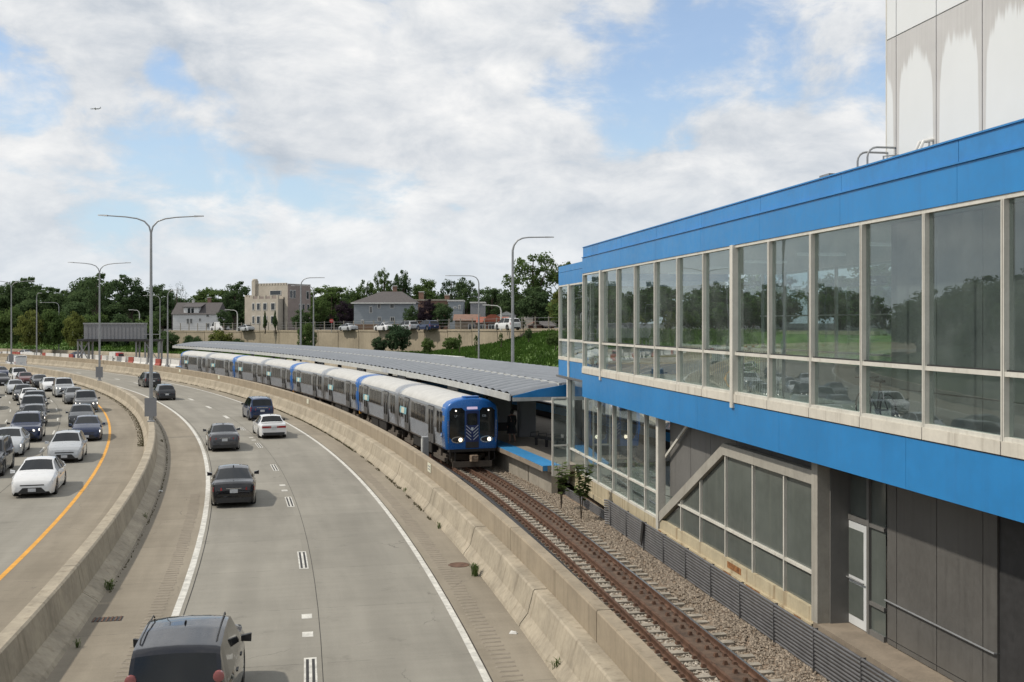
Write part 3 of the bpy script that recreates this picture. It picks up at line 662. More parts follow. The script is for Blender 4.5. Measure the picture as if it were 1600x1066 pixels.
# end block, lower and set back
XE = LX(11.3); yE0, yE1 = YE, LY(872.5, 11.3)
for z0, z1, nm in ((9.88, 10.17, 'coping_panel'), (9.27, 9.865, 'fascia_panel'), (4.86, 5.72, 'lower_fascia_panel')):
    sbox(nm, 'blue', XE, 6.5, yE0+.004, yE1, z0, z1)
sbox('window_sill', 'sill', XE-.02, XE+.2, yE0, yE1, 5.73, 5.88)
yp = LY(889, 11.3)
for a, b in ((yE0+.25, yp-.12), (yp+.12, yE1-.08)):
    sbox('window_pane', 'glass_up', XE+.08, XE+.088, a, b, 6.72, 9.2); sbox('window_pane', 'glass_up', XE+.08, XE+.088, a, b, 5.88, 6.62)
    sbox('transom', 'frame', XE, XE+.16, a, b, 6.622, 6.718); sbox('head_rail', 'frame', XE, XE+.16, a, b, 9.2, 9.268)
sbox('post', 'frame', XE-.06, XE+.16, yp-.12, yp+.12, 4.86, 9.268); sbox('corner_post', 'frame', XE, XE+.16, yE1-.08, yE1, 5.88, 9.268); sbox('mullion', 'frame', XE, XE+.16, yE0+.15, yE0+.25, 5.88, 9.268)
sbox('end_floor', 'interior', XE+.2, 6.4, yE0, yE1-.1, 5.73, 5.8)
sbox('end_wall', 'frame', XE+.17, 6.4, yE1-.06, yE1, 5.88, 6.3)
# ---------------- lower storey
OL = 11.3; XL = LX(OL)
ZLt, ZLb, ZLc = 1.70, .86, .30
lp = [LY(p, OL) for p in (889, 913.5, 933.7, 957, 981, 1007, 1028.8)]
lp = sorted(lp)            # near -> far
for a, b in zip(lp[:-1], lp[1:]):
    sbox('lower_pane', 'glass_low', XL+.07, XL+.078, a+.035, b-.035, ZLt+.04, 4.9); sbox('lower_pane', 'glass_low', XL+.07, XL+.078, a+.035, b-.035, ZLb+.04, ZLt-.03)
    sbox('lower_transom', 'frame', XL+.005, XL+.14, a+.036, b-.036, ZLt-.03, ZLt+.04); sbox('lower_rail', 'frame', XL+.005, XL+.14, a+.036, b-.036, ZLb-.04, ZLb+.04)
    sbox('spandrel_panel', 'cream', XL, XL+.12, a+.012, b-.012, ZLc, ZLb-.042)
for y in lp[1:]: sbox('lower_mullion', 'frame', XL-.01, XL+.15, y-.035, y+.035, ZLb-.04, 4.9)
sbox('lower_sill', 'cream', XL-.02, XL+.2, lp[0], lp[-1], .1, ZLc-.004)
sbox('corner_column', 'frame', XL-.07, XL+.19, lp[0]-.16, lp[0]+.09, .35, 4.95)
sbox('white_post', 'frame', XL-.1, XL+.05, lp[-1]-.1, lp[-1]+.1, .1, 4.86)
sbox('lower_floor', 'interior', XL+.2, 6.4, lp[0]-5.5, yE1, .5, .9)
sbox('lower_soffit', 'panel_dark', .27, 6.4, Y0, yE1, 4.9, 4.99)
sbox('lower_backwall', 'interior', 6.3, 6.4, lp[0]-7, lp[-1]+1, .9, 4.9)
# stair enclosure
ys = [LY(p, OL) for p in (1030.5, 1064, 1094, 1133.4, 1176, 1225, 1277)]   # far -> near
yA, yT, yC = ys[0]-.1, ys[3], ys[6]
zt = 3.77
def zd(y): return ZLb+.05+(zt-ZLb)*(yA-y)/(yA-yT)
def poly(nm, m, pts, x0, dx, parent=st): return MB().prism([(x0, y, z) for y, z in pts], (dx, 0, 0)).build(nm, M[m], parent)
fr_t = .22
poly('raking_beam', 'concrete_w', [(yA, ZLb-.05), (yA, ZLb+.28), (yT+.06, zt+.32), (yT-.08, zt+.32), (yT-.08, zt), (yT+.05, zt)], XL-.06, .2)
poly('top_beam', 'concrete_w', [(yT-.082, zt), (yT-.082, zt+.32), (yC+.1, zt+.32), (yC+.1, zt)], XL-.06, .2)
cols = [yA-.12]+ys[1:6]+[yC+.12]
for k in range(6):
    a, b = cols[k], cols[k+1]
    za, zb = min(zt-.01, zd(a)-.03), min(zt-.01, zd(b)-.03)
    # lower light
    top = min(ZLt-.03, 9); lo = ZLb+.05
    pa, pb = min(za, top), min(zb, top)
    if pb > lo+.05: poly('stair_pane', 'glass_dirty', [(a-.03, lo), (a-.03, max(lo+.01, pa)), (b+.03, pb), (b+.03, lo)] if pa < top or pb < top else [(a-.03, lo), (a-.03, top), (b+.03, top), (b+.03, lo)], XL+.06, .01)
    if zb > ZLt+.1:
        poly('stair_pane', 'glass_dirty', [(a-.03, ZLt+.04), (a-.03, max(ZLt+.05, za)), (b+.03, zb), (b+.03, ZLt+.04)], XL+.06, .01)
    if k: poly('stair_mullion', 'frame', [(a+.03, lo-.02), (a+.03, min(zt, zd(a))), (a-.03, min(zt, zd(a))), (a-.03, lo-.02)], XL-.02, .14)
yx = yA-(yA-yT)*(ZLt-ZLb)/(zt-ZLb)
sbox('stair_transom', 'frame', XL-.015, XL+.12, yC+.1, yx, ZLt-.03, ZLt+.04)
sbox('stair_sill', 'cream', XL-.03, XL+.16, yC+.1, yA, ZLb-.28, ZLb+.05)
sbox('stair_base', 'cream', XL-.10, XL+.12, yC+.1, yA, ZLb-.48, ZLb-.283)
sbox('stair_pipe', 'cream', XL-.15, XL-.101, yC+.2, yA-.2, ZLb-.42, ZLb-.34)
for y, l in ((yT-.1, .55), (yT-1.7, .9), (yC+1.0, .35)): sbox('rust_patch', 'rust', XL-.104, XL-.1005, y-l, y, ZLb-.46, ZLb-.30)
sbox('rust_patch', 'rust', XL-.034, XL-.0305, yT-1.2, yT-.2, ZLb-.2, ZLb-.02); sbox('rust_patch', 'rust', XL-.106, XL-.1005, yA-.35, yA-.1, ZLb-.47, ZLb-.29)
sbox('stair_column', 'concrete_w', XL-.1, XL+.2, yC-.2, yC+.1, ZLb-.2, 4.95)
# grey panels behind the raking beam, and thin handrail bar
xs = XL+.32
for a, b in ((ys[0]-.12, ys[1]), (ys[1], ys[2]), (ys[2], ys[3]), (ys[3], ys[3]-2.4), (ys[3]-2.4, ys[3]-4.8)): sbox('recess_panel', 'panel_grey', xs, xs+.08, a-.012, b+.012, ZLb+.1, 4.95)
MB().prism([(XL+.15, ys[0]-.1, 2.95), (XL+.15, ys[0]-.1, 3.05), (XL+.15, ys[1]-.6, 4.6), (XL+.15, ys[1]-.6, 4.5)], (.06, 0, 0)).build('raking_bar', M['frame'], st)
# recess with door, ledge and tower panels
OD = 12.0; XD = LX(OD)
sbox('jamb_panel', 'panel_grey', XL+.2, XD+.1, yC-.24, yC-.14, .6, 4.9)
def dy(p): return LY(p, OD)
zl = .66
ledge_y1 = yC-.02
sbox('ledge', 'ledge', LX(11.18), XD+.3, 10.0, ledge_y1, .22, zl); sbox('ledge_base', 'concrete', LX(11.3), XD+.3, 10.0, ledge_y1, -.3, .218)
a, b = dy(1318), dy(1357.7)
door = sbox('door', 'door_white', XD-.04, XD+.02, dy(1357.7)+.02, dy(1324), zl+.02, 3.0)
w = dy(1324)-dy(1357.7)-.02
for z0, z1 in ((zl+.22, 1.62), (1.78, 2.84)): sbox('door_pane', 'glass_dirty', XD-.046, XD-.03, dy(1357.7)+.17, dy(1324)-.15, z0, z1, door)
MB().tube([(XD-.1, dy(1357.7)+.06, 1.72), (XD-.1, dy(1324)-.04, 1.72)], .018, 6).build('push_bar', M['galv'], door)
sbox('door_frame', 'panel_grey', XD-.06, XD+.05, dy(1324)+.01, dy(1318), zl, 4.9); sbox('door_frame', 'panel_grey', XD-.06, XD+.05, dy(1361), dy(1357.7)+.01, zl, 4.9)
sbox('door_head', 'panel_grey', XD-.06, XD+.05, dy(1357.7)+.012, dy(1324)+.008, 3.02, 3.14)
sbox('transom_light', 'glass_dirty', XD, XD+.01, dy(1357.7)+.02, dy(1324), 3.15, 4.88)
sbox('side_rail', 'panel_grey', XD-.05, XD+.05, dy(1384), dy(1361)-.002, 3.02, 3.10); sbox('side_rail', 'panel_grey', XD-.05, XD+.05, dy(1384), dy(1361)-.002, 1.32, 1.40)
sbox('side_rail', 'panel_grey', XD-.05, XD+.05, dy(1384), dy(1361)-.002, zl, zl+.12)
for z0, z1 in ((zl+.12, 1.32), (1.40, 3.02), (3.10, 4.88)): sbox('side_light', 'glass_dirty', XD, XD+.01, dy(1384)+.01, dy(1361)-.01, z0, z1)
# tower: panels from ground to above the roof
tw = [1387, 1402, 1464.7, 1537, 1560]
ty = [dy(p) for p in tw]                       # far -> near
sp = ty[1]-ty[2]
zseg = [(zl+.02, .78), (.80, 4.9)]
for k in range(4):
    for z0, z1 in zseg: sbox('recess_tower_panel', 'panel_dark', XD-.02, XD+.06, ty[k+1]+.01, ty[k]-.01, z0, z1)
MB().tube([(XD-.07, ty[0], 1.6), (XD-.07, ty[4]+.02, 1.6), (XD+.9, ty[4]-.02, 1.6)], .02, 8).build('handrail', M['galv'], st)
sbox('tower_core', 'panel_dark', XD+.061, XD+4.4, 12.0, ty[0]-.03, zl, 18.5)
sbox('dark_return', 'dark_brick', XD+.02, XD+.4, ty[4]-.9, ty[4], -.2, 4.9)
for k in range(13):
    for j in range(6): sbox('glazed_brick', 'dark_brick', XD+.33, XD+.397, 11.5+j*1.0+.5*(k % 2)-.5, 12.48+j*1.0+.5*(k % 2)-.5, -.2+k*.40, .17+k*.40)
# the interior side of the tower shows through the upper windows
for k in range(7):
    a = ty[1]-k*sp if k else ty[1]; b = a-sp
    for z0, z1 in ((5.31, 6.1), (6.12, ZW)): sbox('hall_panel', 'panel_grey', XD-.02, XD+.06, b+.01, a-.01, z0, z1)
def towerpanel():
    m = bpy.data.materials.new('stained white panel'); m.use_nodes = True; t = m.node_tree; b = t.nodes['Principled BSDF']; q = NG(t)
    uv = q.n('ShaderNodeUVMap').outputs[0]; u, v, _ = q.sep(uv); pos = q.n('ShaderNodeNewGeometry').outputs['Position']
    iu = q.math('FLOOR', u); fu = q.math('FRACT', u)
    x = q.math('ABSOLUTE', q.math('SUBTRACT', fu, .5))
    jag = q.math('ADD', q.math('MULTIPLY', q.noise(q.comb(q.math('MULTIPLY', u, 5.0), q.math('MULTIPLY', iu, 7.3), 0.0), 1.6, 6, .75), .75), q.math('MULTIPLY', q.noise(q.comb(q.math('MULTIPLY', u, 1.7), q.math('MULTIPLY', v, .6), 3.3), 1.3, 2, .5), .4))
    col = q.noise(q.comb(q.math('MULTIPLY', u, 22.0), 0.0, 0.0), 1.0, 3, .6)
    # washed area: an arch that narrows upward, with runs
    topv = q.math('SUBTRACT', q.math('ADD', .58, q.math('MULTIPLY', jag, .46)), q.math('MULTIPLY', q.math('POWER', q.math('MULTIPLY', x, 2.0), 5.0), .5))
    wid = q.math('SUBTRACT', .46, q.math('MULTIPLY', v, .06))
    clean = q.math('MULTIPLY', q.ss(q.math('SUBTRACT', topv, v), -.03, .04), q.ss(q.math('SUBTRACT', wid, x), -.01, .02))
    first = q.ss(v, 1.0, 1.001)
    clean = q.math('MAXIMUM', clean, first)
    g1 = q.noise(pos, 1.2, 5, .6)
    dirty = q.mix(q.ss(q.math('ADD', q.math('MULTIPLY', col, .5), q.math('MULTIPLY', g1, .5)), .3, .7), (.475, .47, .465), (.565, .56, .555))
    white = q.mix(g1, (.66, .685, .70), (.73, .755, .77))
    base = q.ss(q.math('ADD', v, q.math('MULTIPLY', g1, .05)), .03, .14)
    c = q.mix(clean, dirty, white)
    c = q.mix(q.math('MULTIPLY', q.math('SUBTRACT', 1.0, base), .6), c, (.42, .37, .31))
    spk = q.ss(q.noise(q.comb(q.math('MULTIPLY', u, 14.0), q.math('MULTIPLY', v, 5.0), 0.0), 2.0, 3, .6), .74, .78)
    c = q.mix(q.math('MULTIPLY', spk, .35), c, (.2, .17, .15))
    q.put(b.inputs['Base Color'], c); b.inputs['Roughness'].default_value = .55
    return m
M['tower'] = towerpanel()
yy = [ty[0], ty[1]]+[ty[1]-sp*k for k in range(1, 6)]
for z0, z1, vo in ((10.1, 13.485, 0), (13.51, 17.2, 1.002)):
    for k in range(len(yy)-1):
        p = MB(); a, b = yy[k]-.012, yy[k+1]+.012; p.box(XD-.03, XD+.05, b, a, z0, z1)
        ua = 0.0 if k else .75
        p.uv = [(k+.001+(a-y)/(a-b)*(.998-ua)+ua, vo+.999*(z-z0)/(z1-z0)) for x, y, z in p.v]
        p.build('tower_panel', M['tower'], st)
sbox('tower_edge', 'frame', XD-.035, XD+.2, ty[0]-.01, ty[0]+.03, 10.1, 18.4)
# goosenecks, conduit elbows and roof clutter
def goose(x, y, h, w, r=.035):
    pts = [(x, y, 10.3), (x, y, 10.3+h*.75)]+[(x+(1-math.cos(a))*h*.25, y, 10.3+h*.75+math.sin(a)*h*.25) for a in (PI/8, PI/4, 3*PI/8, PI/2)]+[(x+w, y, 10.3+h)]
    MB().tube(pts, r, 8).build('vent_pipe', M['galv'], st, smooth=40)
goose(.36, ty[0]-.05, .80, .69, .022); goose(.42, ty[0]-.35, .86, .63, .022)
MB().tube([(.70, ty[0]-.5, 10.3), (.70, ty[0]-.5, 10.95), (XD-.03, ty[0]-.5, 10.98)], .02, 8).build('vent_pipe', M['galv'], st)
for d in (0, .14): MB().tube([(.72, ty[2]+.1+d, 10.4), (.74, ty[2]+.1+d, 10.85), (.84, ty[2]+.1+d, 11.05), (XD, ty[2]+.1+d, 11.1)], .035, 8).build('conduit_elbow', M['white_board'], st, smooth=40)
sbox('roof_box', 'concrete', 1.2, 1.7, ty[0]+2.5, ty[0]+5.2, 10.31, 10.98); sbox('roof_box', 'galv', 1.25, 1.5, ty[0]+3.0, ty[0]+3.5, 10.98, 11.1)
# conduit bundle along the foot of the wall
cb = thing('conduit_bundle', 'stack of grey horizontal conduits on clamps along the foot of the station wall', 'conduit', (O0, 0, 0), math.atan2(-MS, 1))
cyf = LY(946, 10.75)
for k in range(11):
    z = -.16+k*.088; x = LX(10.86)-.004*k
    MB().tube([(x, 8.0, z), (x, 20, z+rnd.uniform(-.004, .004)), (x, 30, z), (x, cyf-.12, z)]+([(x-.10, cyf, z)] if k < 11 else [])+[(x-.12, cyf+.02, z)], .036, 8).build('pipe', M['grey_pipe'], cb, smooth=60)
for k in range(5):
    z = -.18+k*.075; x = LX(11.0)
    MB().tube([(x, cyf-.6, z), (x-.1, cyf+4, z), (x-.2, cyf+9, z-.05)], .034, 8).build('pipe', M['grey_pipe'], cb, smooth=60)
for y in frange(9, cyf-.5, 2.1): MB().box(LX(10.86)-.075, LX(10.86)+.05, y-.010, y+.010, -.3, .755).build('clamp', M['grey_pipe'], cb)
MB().prism([(LX(10.86)-.1, lp[0]+.15, -.05), (LX(10.86)-.1, lp[0]+.32, .1), (LX(10.86)-.1, lp[0]+.1, .78), (LX(10.86)-.1, lp[0]-.12, .78)], (-.03, 0, 0)).build('cable_flap', M['black'], cb)
# glass screen closing the platform end
sc = thing('platform_end_screen', 'narrow glazed screen with rounded lower corner closing the platform end', 'screen', P(8.0, 14.86, .3), R(14.86))
def scr(nm, m, x0, x1, z0, z1, y0=0, y1=.08): return MB().box(x0, x1, y0, y1, z0, z1).build(nm, M[m], sc)
scr('frame', 'frame', -.42, -.35, .45, 3.9); scr('frame', 'frame', .32, .39, .9, 3.9); scr('rail', 'frame', -.349, .319, 1.75, 1.82); scr('rail', 'frame', -.349, .319, 3.83, 3.9); scr('rail', 'frame', -.349, .319, .82, .9)
MB().prism([(-.42, .0, .449), (-.2, 0, .40), (.25, 0, .36), (.36, 0, .42), (.39, 0, .55), (.39, 0, .899), (.322, 0, .819), (-.349, 0, .819), (-.349, 0, .449)], (0, .08, 0)).build('kick_panel', M['sill'], sc)
scr('pane', 'glass_low', -.349, .319, 1.82, 3.83, .03, .038); scr('pane', 'glass_low', -.349, .319, .9, 1.75, .03, .038)
MB().lathe([(.09, 0), (.09, -.02)], 14, (.05, -.0, 2.2), 'y').build('latch_plate', M['chrome'], sc)
# railing and bicycle seen inside the hall
rl = thing('hall_railing', 'white barred railing standing inside the upper hall', 'railing', (O0, 0, 5.3), math.atan2(-MS, 1))
for y in frange(26.6, 34.2, .15): MB().box(.48, .51, y-.016, y+.016, .36, 1.46).build('baluster', M['frame'], rl)
MB().box(.46, .53, 26.5, 34.3, 1.46, 1.53).build('top_rail', M['frame'], rl); MB().box(.47, .52, 26.5, 34.3, .32, .36).build('bottom_rail', M['frame'], rl)
for y in (26.6, 29.1, 31.7, 34.2): MB().box(.46, .53, y-.03, y+.03, 0, 1.46).build('rail_post', M['frame'], rl)
bk = thing('bicycle', 'black bicycle parked inside the upper hall window', 'bicycle', (O0, 0, 5.3), math.atan2(-MS, 1))
def torus(mb, c, r0, r1, n=28, m=6, ax='x'):
    vs = []; fs = []
    for i in range(n):
        a = 2*PI*i/n
        for j in range(m):
            b = 2*PI*j/m; rr = r0+r1*math.cos(b); vs.append((c[0]+r1*math.sin(b), c[1]+rr*math.cos(a), c[2]+rr*math.sin(a)))
    for i in range(n):
        for j in range(m): fs.append((i*m+j, ((i+1) % n)*m+j, ((i+1) % n)*m+(j+1) % m, i*m+(j+1) % m))
    return mb.add(vs, fs)
bx, byc = 1.02, LY(1378, 12.1)
def bp(y, z): return (bx, byc+y, z)
for y in (-.52, .52):
    w_ = torus(MB(), bp(y, .35), .32, .018).build('wheel', M['bike'], bk, smooth=60)
    sp_ = MB()
    for i in range(10): sp_.tube([bp(y, .35), (bx, byc+y+.31*math.cos(i*PI/5), .35+.31*math.sin(i*PI/5))], .003, 4)
    sp_.build('spokes', M['galv'], w_)
fr = MB()
for a, b in (((-.52, .35), (-.08, .30)), ((-.52, .35), (-.2, .80)), ((-.08, .30), (-.22, .92)), ((-.2, .80), (.34, .82)), ((-.08, .30), (.36, .74)), ((.52, .35), (.32, .98))): fr.tube([bp(*a), bp(*b)], .018, 6)
fr.build('bicycle_frame', M['bike'], bk)
MB().hexa([(bx-.03, byc-.36, .92), (bx+.03, byc-.36, .92), (bx+.09, byc-.12, .92), (bx-.09, byc-.12, .92), (bx-.03, byc-.36, .97), (bx+.03, byc-.36, .97), (bx+.07, byc-.12, .98), (bx-.07, byc-.12, .98)]).build('saddle', M['bike'], bk)
MB().tube([(bx-.28, byc+.36, 1.0), (bx-.1, byc+.32, .99), (bx+.1, byc+.32, .99), (bx+.28, byc+.36, 1.0)], .016, 6).build('handlebar', M['bike'], bk)
MB().lathe([(.09, -.01), (.09, .01)], 14, bp(-.08, .30), 'x').build('chainring', M['galv'], bk)
# ================================================================== ROAD VEHICLES
def lerp_pts(pts, t):
    if t <= pts[0][0]: return pts[0][1]
    for (a, va), (b, vb) in zip(pts[:-1], pts[1:]):
        if t <= b: return va+(vb-va)*(t-a)/(b-a) if b > a else vb
    return pts[-1][1]
CARS = {
 'sedan': dict(L=4.65, W=1.82, H=1.44, wr=.325, ax=(.205, .795), gap=.17,
   top=[(0, .50), (.006, .80), (.02, .96), (.05, 1.02), (.15, 1.06), (.33, 1.39), (.43, 1.44), (.52, 1.43), (.575, 1.39), (.745, 1.02), (.80, .985), (.93, .84), (.975, .72), (.995, .58), (1, .42)],
   belt=[(0, .48), (.02, .86), (.15, .93), (.5, .92), (.75, .88), (.93, .76), (.98, .60), (1, .40)], ws=(.575, .735), rw=(.16, .325), sw=(.20, .70), piv=(.44, .455), roofw=.60),
 'oldsedan': dict(L=4.95, W=1.84, H=1.38, wr=.315, ax=(.215, .80), gap=.18,
   top=[(0, .55), (.004, .86), (.012, .93), (.04, .95), (.215, .98), (.30, 1.34), (.36, 1.38), (.5, 1.38), (.55, 1.34), (.67, .98), (.72, .95), (.96, .83), (.985, .75), (1, .45)],
   belt=[(0, .52), (.012, .84), (.2, .88), (.5, .88), (.7, .87), (.96, .75), (1, .42)], ws=(.55, .665), rw=(.22, .298), sw=(.24, .63), piv=(.43, .445), roofw=.62),
 'suv': dict(L=4.75, W=1.92, H=1.72, wr=.37, ax=(.195, .80), gap=.22,
   top=[(0, .55), (.006, .98), (.02, 1.12), (.085, 1.60), (.12, 1.67), (.35, 1.72), (.52, 1.71), (.585, 1.66), (.745, 1.14), (.79, 1.10), (.94, .98), (.98, .84), (1, .50)],
   belt=[(0, .52), (.02, 1.0), (.15, 1.06), (.5, 1.04), (.74, 1.02), (.94, .90), (.985, .72), (1, .48)], ws=(.585, .735), rw=(.022, .085), sw=(.11, .70), piv=(.40, .415), roofw=.66),
 'bigsuv': dict(L=4.5, W=1.9, H=1.86, wr=.39, ax=(.19, .80), gap=.24,
   top=[(0, .60), (.004, 1.05), (.015, 1.18), (.06, 1.72), (.09, 1.81), (.3, 1.86), (.49, 1.845), (.545, 1.79), (.70, 1.25), (.76, 1.20), (.95, 1.10), (.985, .95), (1, .55)],
   belt=[(0, .58), (.015, 1.10), (.1, 1.14), (.5, 1.13), (.72, 1.12), (.95, 1.02), (.99, .8), (1, .52)], ws=(.545, .69), rw=(.016, .06), sw=(.09, .66), piv=(.37, .38), roofw=.66),
 'hatch': dict(L=4.28, W=1.80, H=1.48, wr=.325, ax=(.17, .79), gap=.17,
   top=[(0, .52), (.006, .84), (.03, .98), (.05, 1.02), (.15, 1.38), (.2, 1.44), (.4, 1.48), (.52, 1.47), (.575, 1.42), (.745, 1.03), (.79, .99), (.94, .83), (.98, .70), (1, .44)],
   belt=[(0, .50), (.03, .90), (.15, .96), (.5, .94), (.75, .90), (.94, .76), (.985, .58), (1, .42)], ws=(.575, .735), rw=(.052, .15), sw=(.17, .70), piv=(.42, .437), roofw=.61),
 'van': dict(L=5.7, W=2.0, H=2.15, wr=.36, ax=(.22, .80), gap=.24,
   top=[(0, .6), (.003, 1.2), (.008, 1.9), (.02, 2.08), (.06, 2.14), (.5, 2.15), (.68, 2.13), (.73, 2.05), (.84, 1.30), (.87, 1.24), (.96, 1.08), (.985, .92), (1, .55)],
   belt=[(0, .58), (.003, 1.1), (.02, 1.15), (.5, 1.15), (.83, 1.15), (.96, .98), (1, .52)], ws=(.73, .832), rw=(.0081, .019), sw=(.66, .80), piv=(.9, .91), roofw=.80),
}
def car_parts(kind):
    """returns list of (name, mesh, parent index or None) ; slot 0 of 'body' parts is the paint"""
    s = CARS[kind]; L, W, H, wr = s['L'], s['W'], s['H'], s['wr']; hw = W/2
    ts = set([0, .003, .006, .012, .02, .03, .05, .07, .09, .12, .15, .30, .35, .40, .5, .55, .6, .65, .70, .75, .85, .90, .93, .95, .97, .985, .995, 1])
    for k in ('ws', 'rw', 'sw', 'piv'): ts |= set(s[k])
    ts |= set(p[0] for p in s['top'])
    ra = wr+.055
    for a in s['ax']:
        for d in (-1.02, -1, -.93, -.75, -.5, -.2, .2, .5, .75, .93, 1, 1.02): ts.add(a+d*ra/L)
    ts = sorted(t for t in ts if 0 <= t <= 1)
    kk = [ts[0]]
    for t in ts[1:]:
        if t-kk[-1] > .0025 or t in s['ws'] or t in s['rw']: kk.append(t)
    ts = kk
    wprof = [(0, .80), (.01, .86), (.05, .93), (.15, .98), (.3, 1.0), (.75, 1.0), (.88, .975), (.95, .92), (.985, .84), (1, .74)]
    V = []; NP = 9
    for t in ts:
        y = (t-.5)*L; w = hw*lerp_pts(wprof, t); zt = lerp_pts(s['top'], t); zb = min(lerp_pts(s['belt'], t), zt-.015)
        g0 = s['gap']+(.10 if t < .02 or t > .985 else 0)
        for a in s['ax']:
            dy_ = (t-a)*L
            if abs(dy_) <= ra: g0 = max(g0, wr+math.sqrt(max(0, ra*ra-dy_*dy_)))
        g0 = min(g0, zb-.05)
        h = max(0, zt-zb); cab = min(1, h/(H-1.0)) if H-1.0 > 0 else 0
        wt = w*.955*(1-cab)+s['roofw']*hw*1.12*cab
        zm = g0+(zb-g0)*.45
        sec = [(w*.955, g0), (w*.985, g0+(zb-g0)*.18), (w*1.0, zm), (w*.99, zb-(zb-g0)*.12), (w*.955, zb), (wt, zt-.03*min(1, h*8)), (wt*.90, zt-.005), (wt*.5, zt+.018*cab+.008), (0, zt+.028*cab+.012)]
        V.append([(x, y, z) for x, z in sec])
    n = len(ts)
    pieces = {'body': MB(), 'windshield': MB(), 'rear_window': MB()}
    for a_ in 'fb':
        for b_ in (1, -1): pieces['side_window%s%d' % (a_, b_)] = MB()
    def pt(i, j, sg): x, y, z = V[i][j]; return (sg*x, y, z)
    body = pieces['body']; cache = {}
    def vid(mbk, i, j, sg):
        key = (mbk, i, j, sg if j < NP-1 else 1)
        if key not in cache: cache[key] = len(pieces[mbk].v); pieces[mbk].v.append(pt(i, j, sg))
        return cache[key]
    for i in range(n-1):
        tm = (ts[i]+ts[i+1])/2
        for j in range(NP-1):
            for sg in (1, -1):
                key = 'body'
                if j == 4 and s['sw'][0] < tm < s['sw'][1] and not s['piv'][0] < tm < s['piv'][1]: key = 'side_window%s%d' % ('b' if tm < s['piv'][0] else 'f', sg)
                if j >= 6 and s['ws'][0] < tm < s['ws'][1]: key = 'windshield'
                if j >= 6 and s['rw'][0] < tm < s['rw'][1]: key = 'rear_window'
                q = [vid(key, i, j, sg), vid(key, i+1, j, sg), vid(key, i+1, j+1, sg), vid(key, i, j+1, sg)]
                pieces[key].f.append(tuple(q if sg > 0 else q[::-1])); pieces[key].m.append(0)
    for i in (0, n-1):
        loop = [vid('body', i, j, 1) for j in range(NP)]+[vid('body', i, j, -1) for j in range(NP-2, -1, -1)]
        body.f.append(tuple(loop)); body.m.append(0)
    out = []
    P0 = M['paint_slot']
    out.append(('body', body.mesh('car_body', [P0], 32), None))
    for k in pieces:
        if k != 'body' and pieces[k].f: out.append((k.rstrip('fb1-') if k.startswith('side') else k, pieces[k].mesh('car_window', [M['car_glass']], 40), None))
    ub = MB(); ub.box(-hw*.86, hw*.86, -L*.47, L*.47, s['gap']+.02, s['gap']+.34); ub.box(-hw*.80, hw*.80, -L*.40, L*.40, s['gap']+.3, .80)
    out.append(('underbody', ub.mesh('car_under', [M['trim']]), None))
    # wheels
    tyre = MB().lathe([(wr*.60, -.10), (wr*.93, -.11), (wr, -.085), (wr, .085), (wr*.93, .11), (wr*.60, .10)], 20, axis='x').mesh('car_tyre', [M['tyre']], 40)
    rm = MB().lathe([(wr*.63, -.085), (wr*.63, .085), (wr*.60, .098), (wr*.56, .075), (wr*.2, .070), (wr*.12, .095), (.01, .098)], 20, axis='x')
    rim = rm.mesh('car_rim', [M['rim']], 40)
    spk_ = MB()
    for k in range(5):
        a = 2*PI*k/5; u = Vector((0, math.cos(a), math.sin(a))); v = Vector((0, -math.sin(a), math.cos(a)))
        spk_.hexa([u*wr*.1-v*.03+Vector((.075, 0, 0)), u*wr*.6-v*.022+Vector((.085, 0, 0)), u*wr*.6+v*.022+Vector((.085, 0, 0)), u*wr*.1+v*.03+Vector((.075, 0, 0)),
                   u*wr*.1-v*.025+Vector((.107, 0, 0)), u*wr*.6-v*.018+Vector((.100, 0, 0)), u*wr*.6+v*.018+Vector((.100, 0, 0)), u*wr*.1+v*.025+Vector((.107, 0, 0))])
    spm = spk_.mesh('car_spokes', [M['rim']])
    for a in s['ax']:
        for sg in (-1, 1): out.append(('wheel', None, dict(loc=(sg*(hw-.13), (a-.5)*L, wr), flip=sg, tyre=tyre, rim=rim, sp=spm)))
    # lamps, grille, mirrors, plates, handles
    yf, yr = L/2, -L/2
    big = kind in ('suv', 'bigsuv', 'van')
    zh = lerp_pts(s['belt'], .95)-.05; zr = lerp_pts(s['belt'], .02)-.10
    for sg in (-1, 1):
        x0, x1 = hw*.50, hw*.88
        hp = MB().hexa([(sg*x0, yf-.025, zh-.10), (sg*x1, yf-.135, zh-.08), (sg*(x1+.03), yf-.34, zh-.05), (sg*x0, yf-.2, zh-.08), (sg*x0, yf-.075, zh+.01), (sg*(x1+.0), yf-.19, zh+.045), (sg*(x1+.02), yf-.42, zh+.075), (sg*x0, yf-.24, zh+.05)])
        out.append(('headlight', hp.mesh('car_headlight', [M['lamp_lens']], 30), None))
        if kind == 'bigsuv':
            tl = MB(); tl.lathe([(.095, .06), (.095, -.015), (.07, -.025)], 16, (sg*hw*.77, yr+.10, 1.36), 'y'); tl.lathe([(.095, .06), (.095, -.015), (.07, -.025)], 16, (sg*hw*.79, yr+.06, 1.10), 'y')
            out.append(('tail_light', tl.mesh('car_tail', [M['tail_pink']], 40), None))
        elif kind == 'oldsedan':
            out.append(('tail_light', MB().hexa([(sg*.18, yr-.012, .70), (sg*hw*.82, yr+.0, .70), (sg*hw*.82, yr+.1, .70), (sg*.18, yr+.1, .70), (sg*.18, yr-.004, .83), (sg*hw*.82, yr+.01, .83), (sg*hw*.82, yr+.1, .83), (sg*.18, yr+.1, .83)]).mesh('car_tail', [M['tail']]), None))
        else:
            h2 = .17 if big else .09
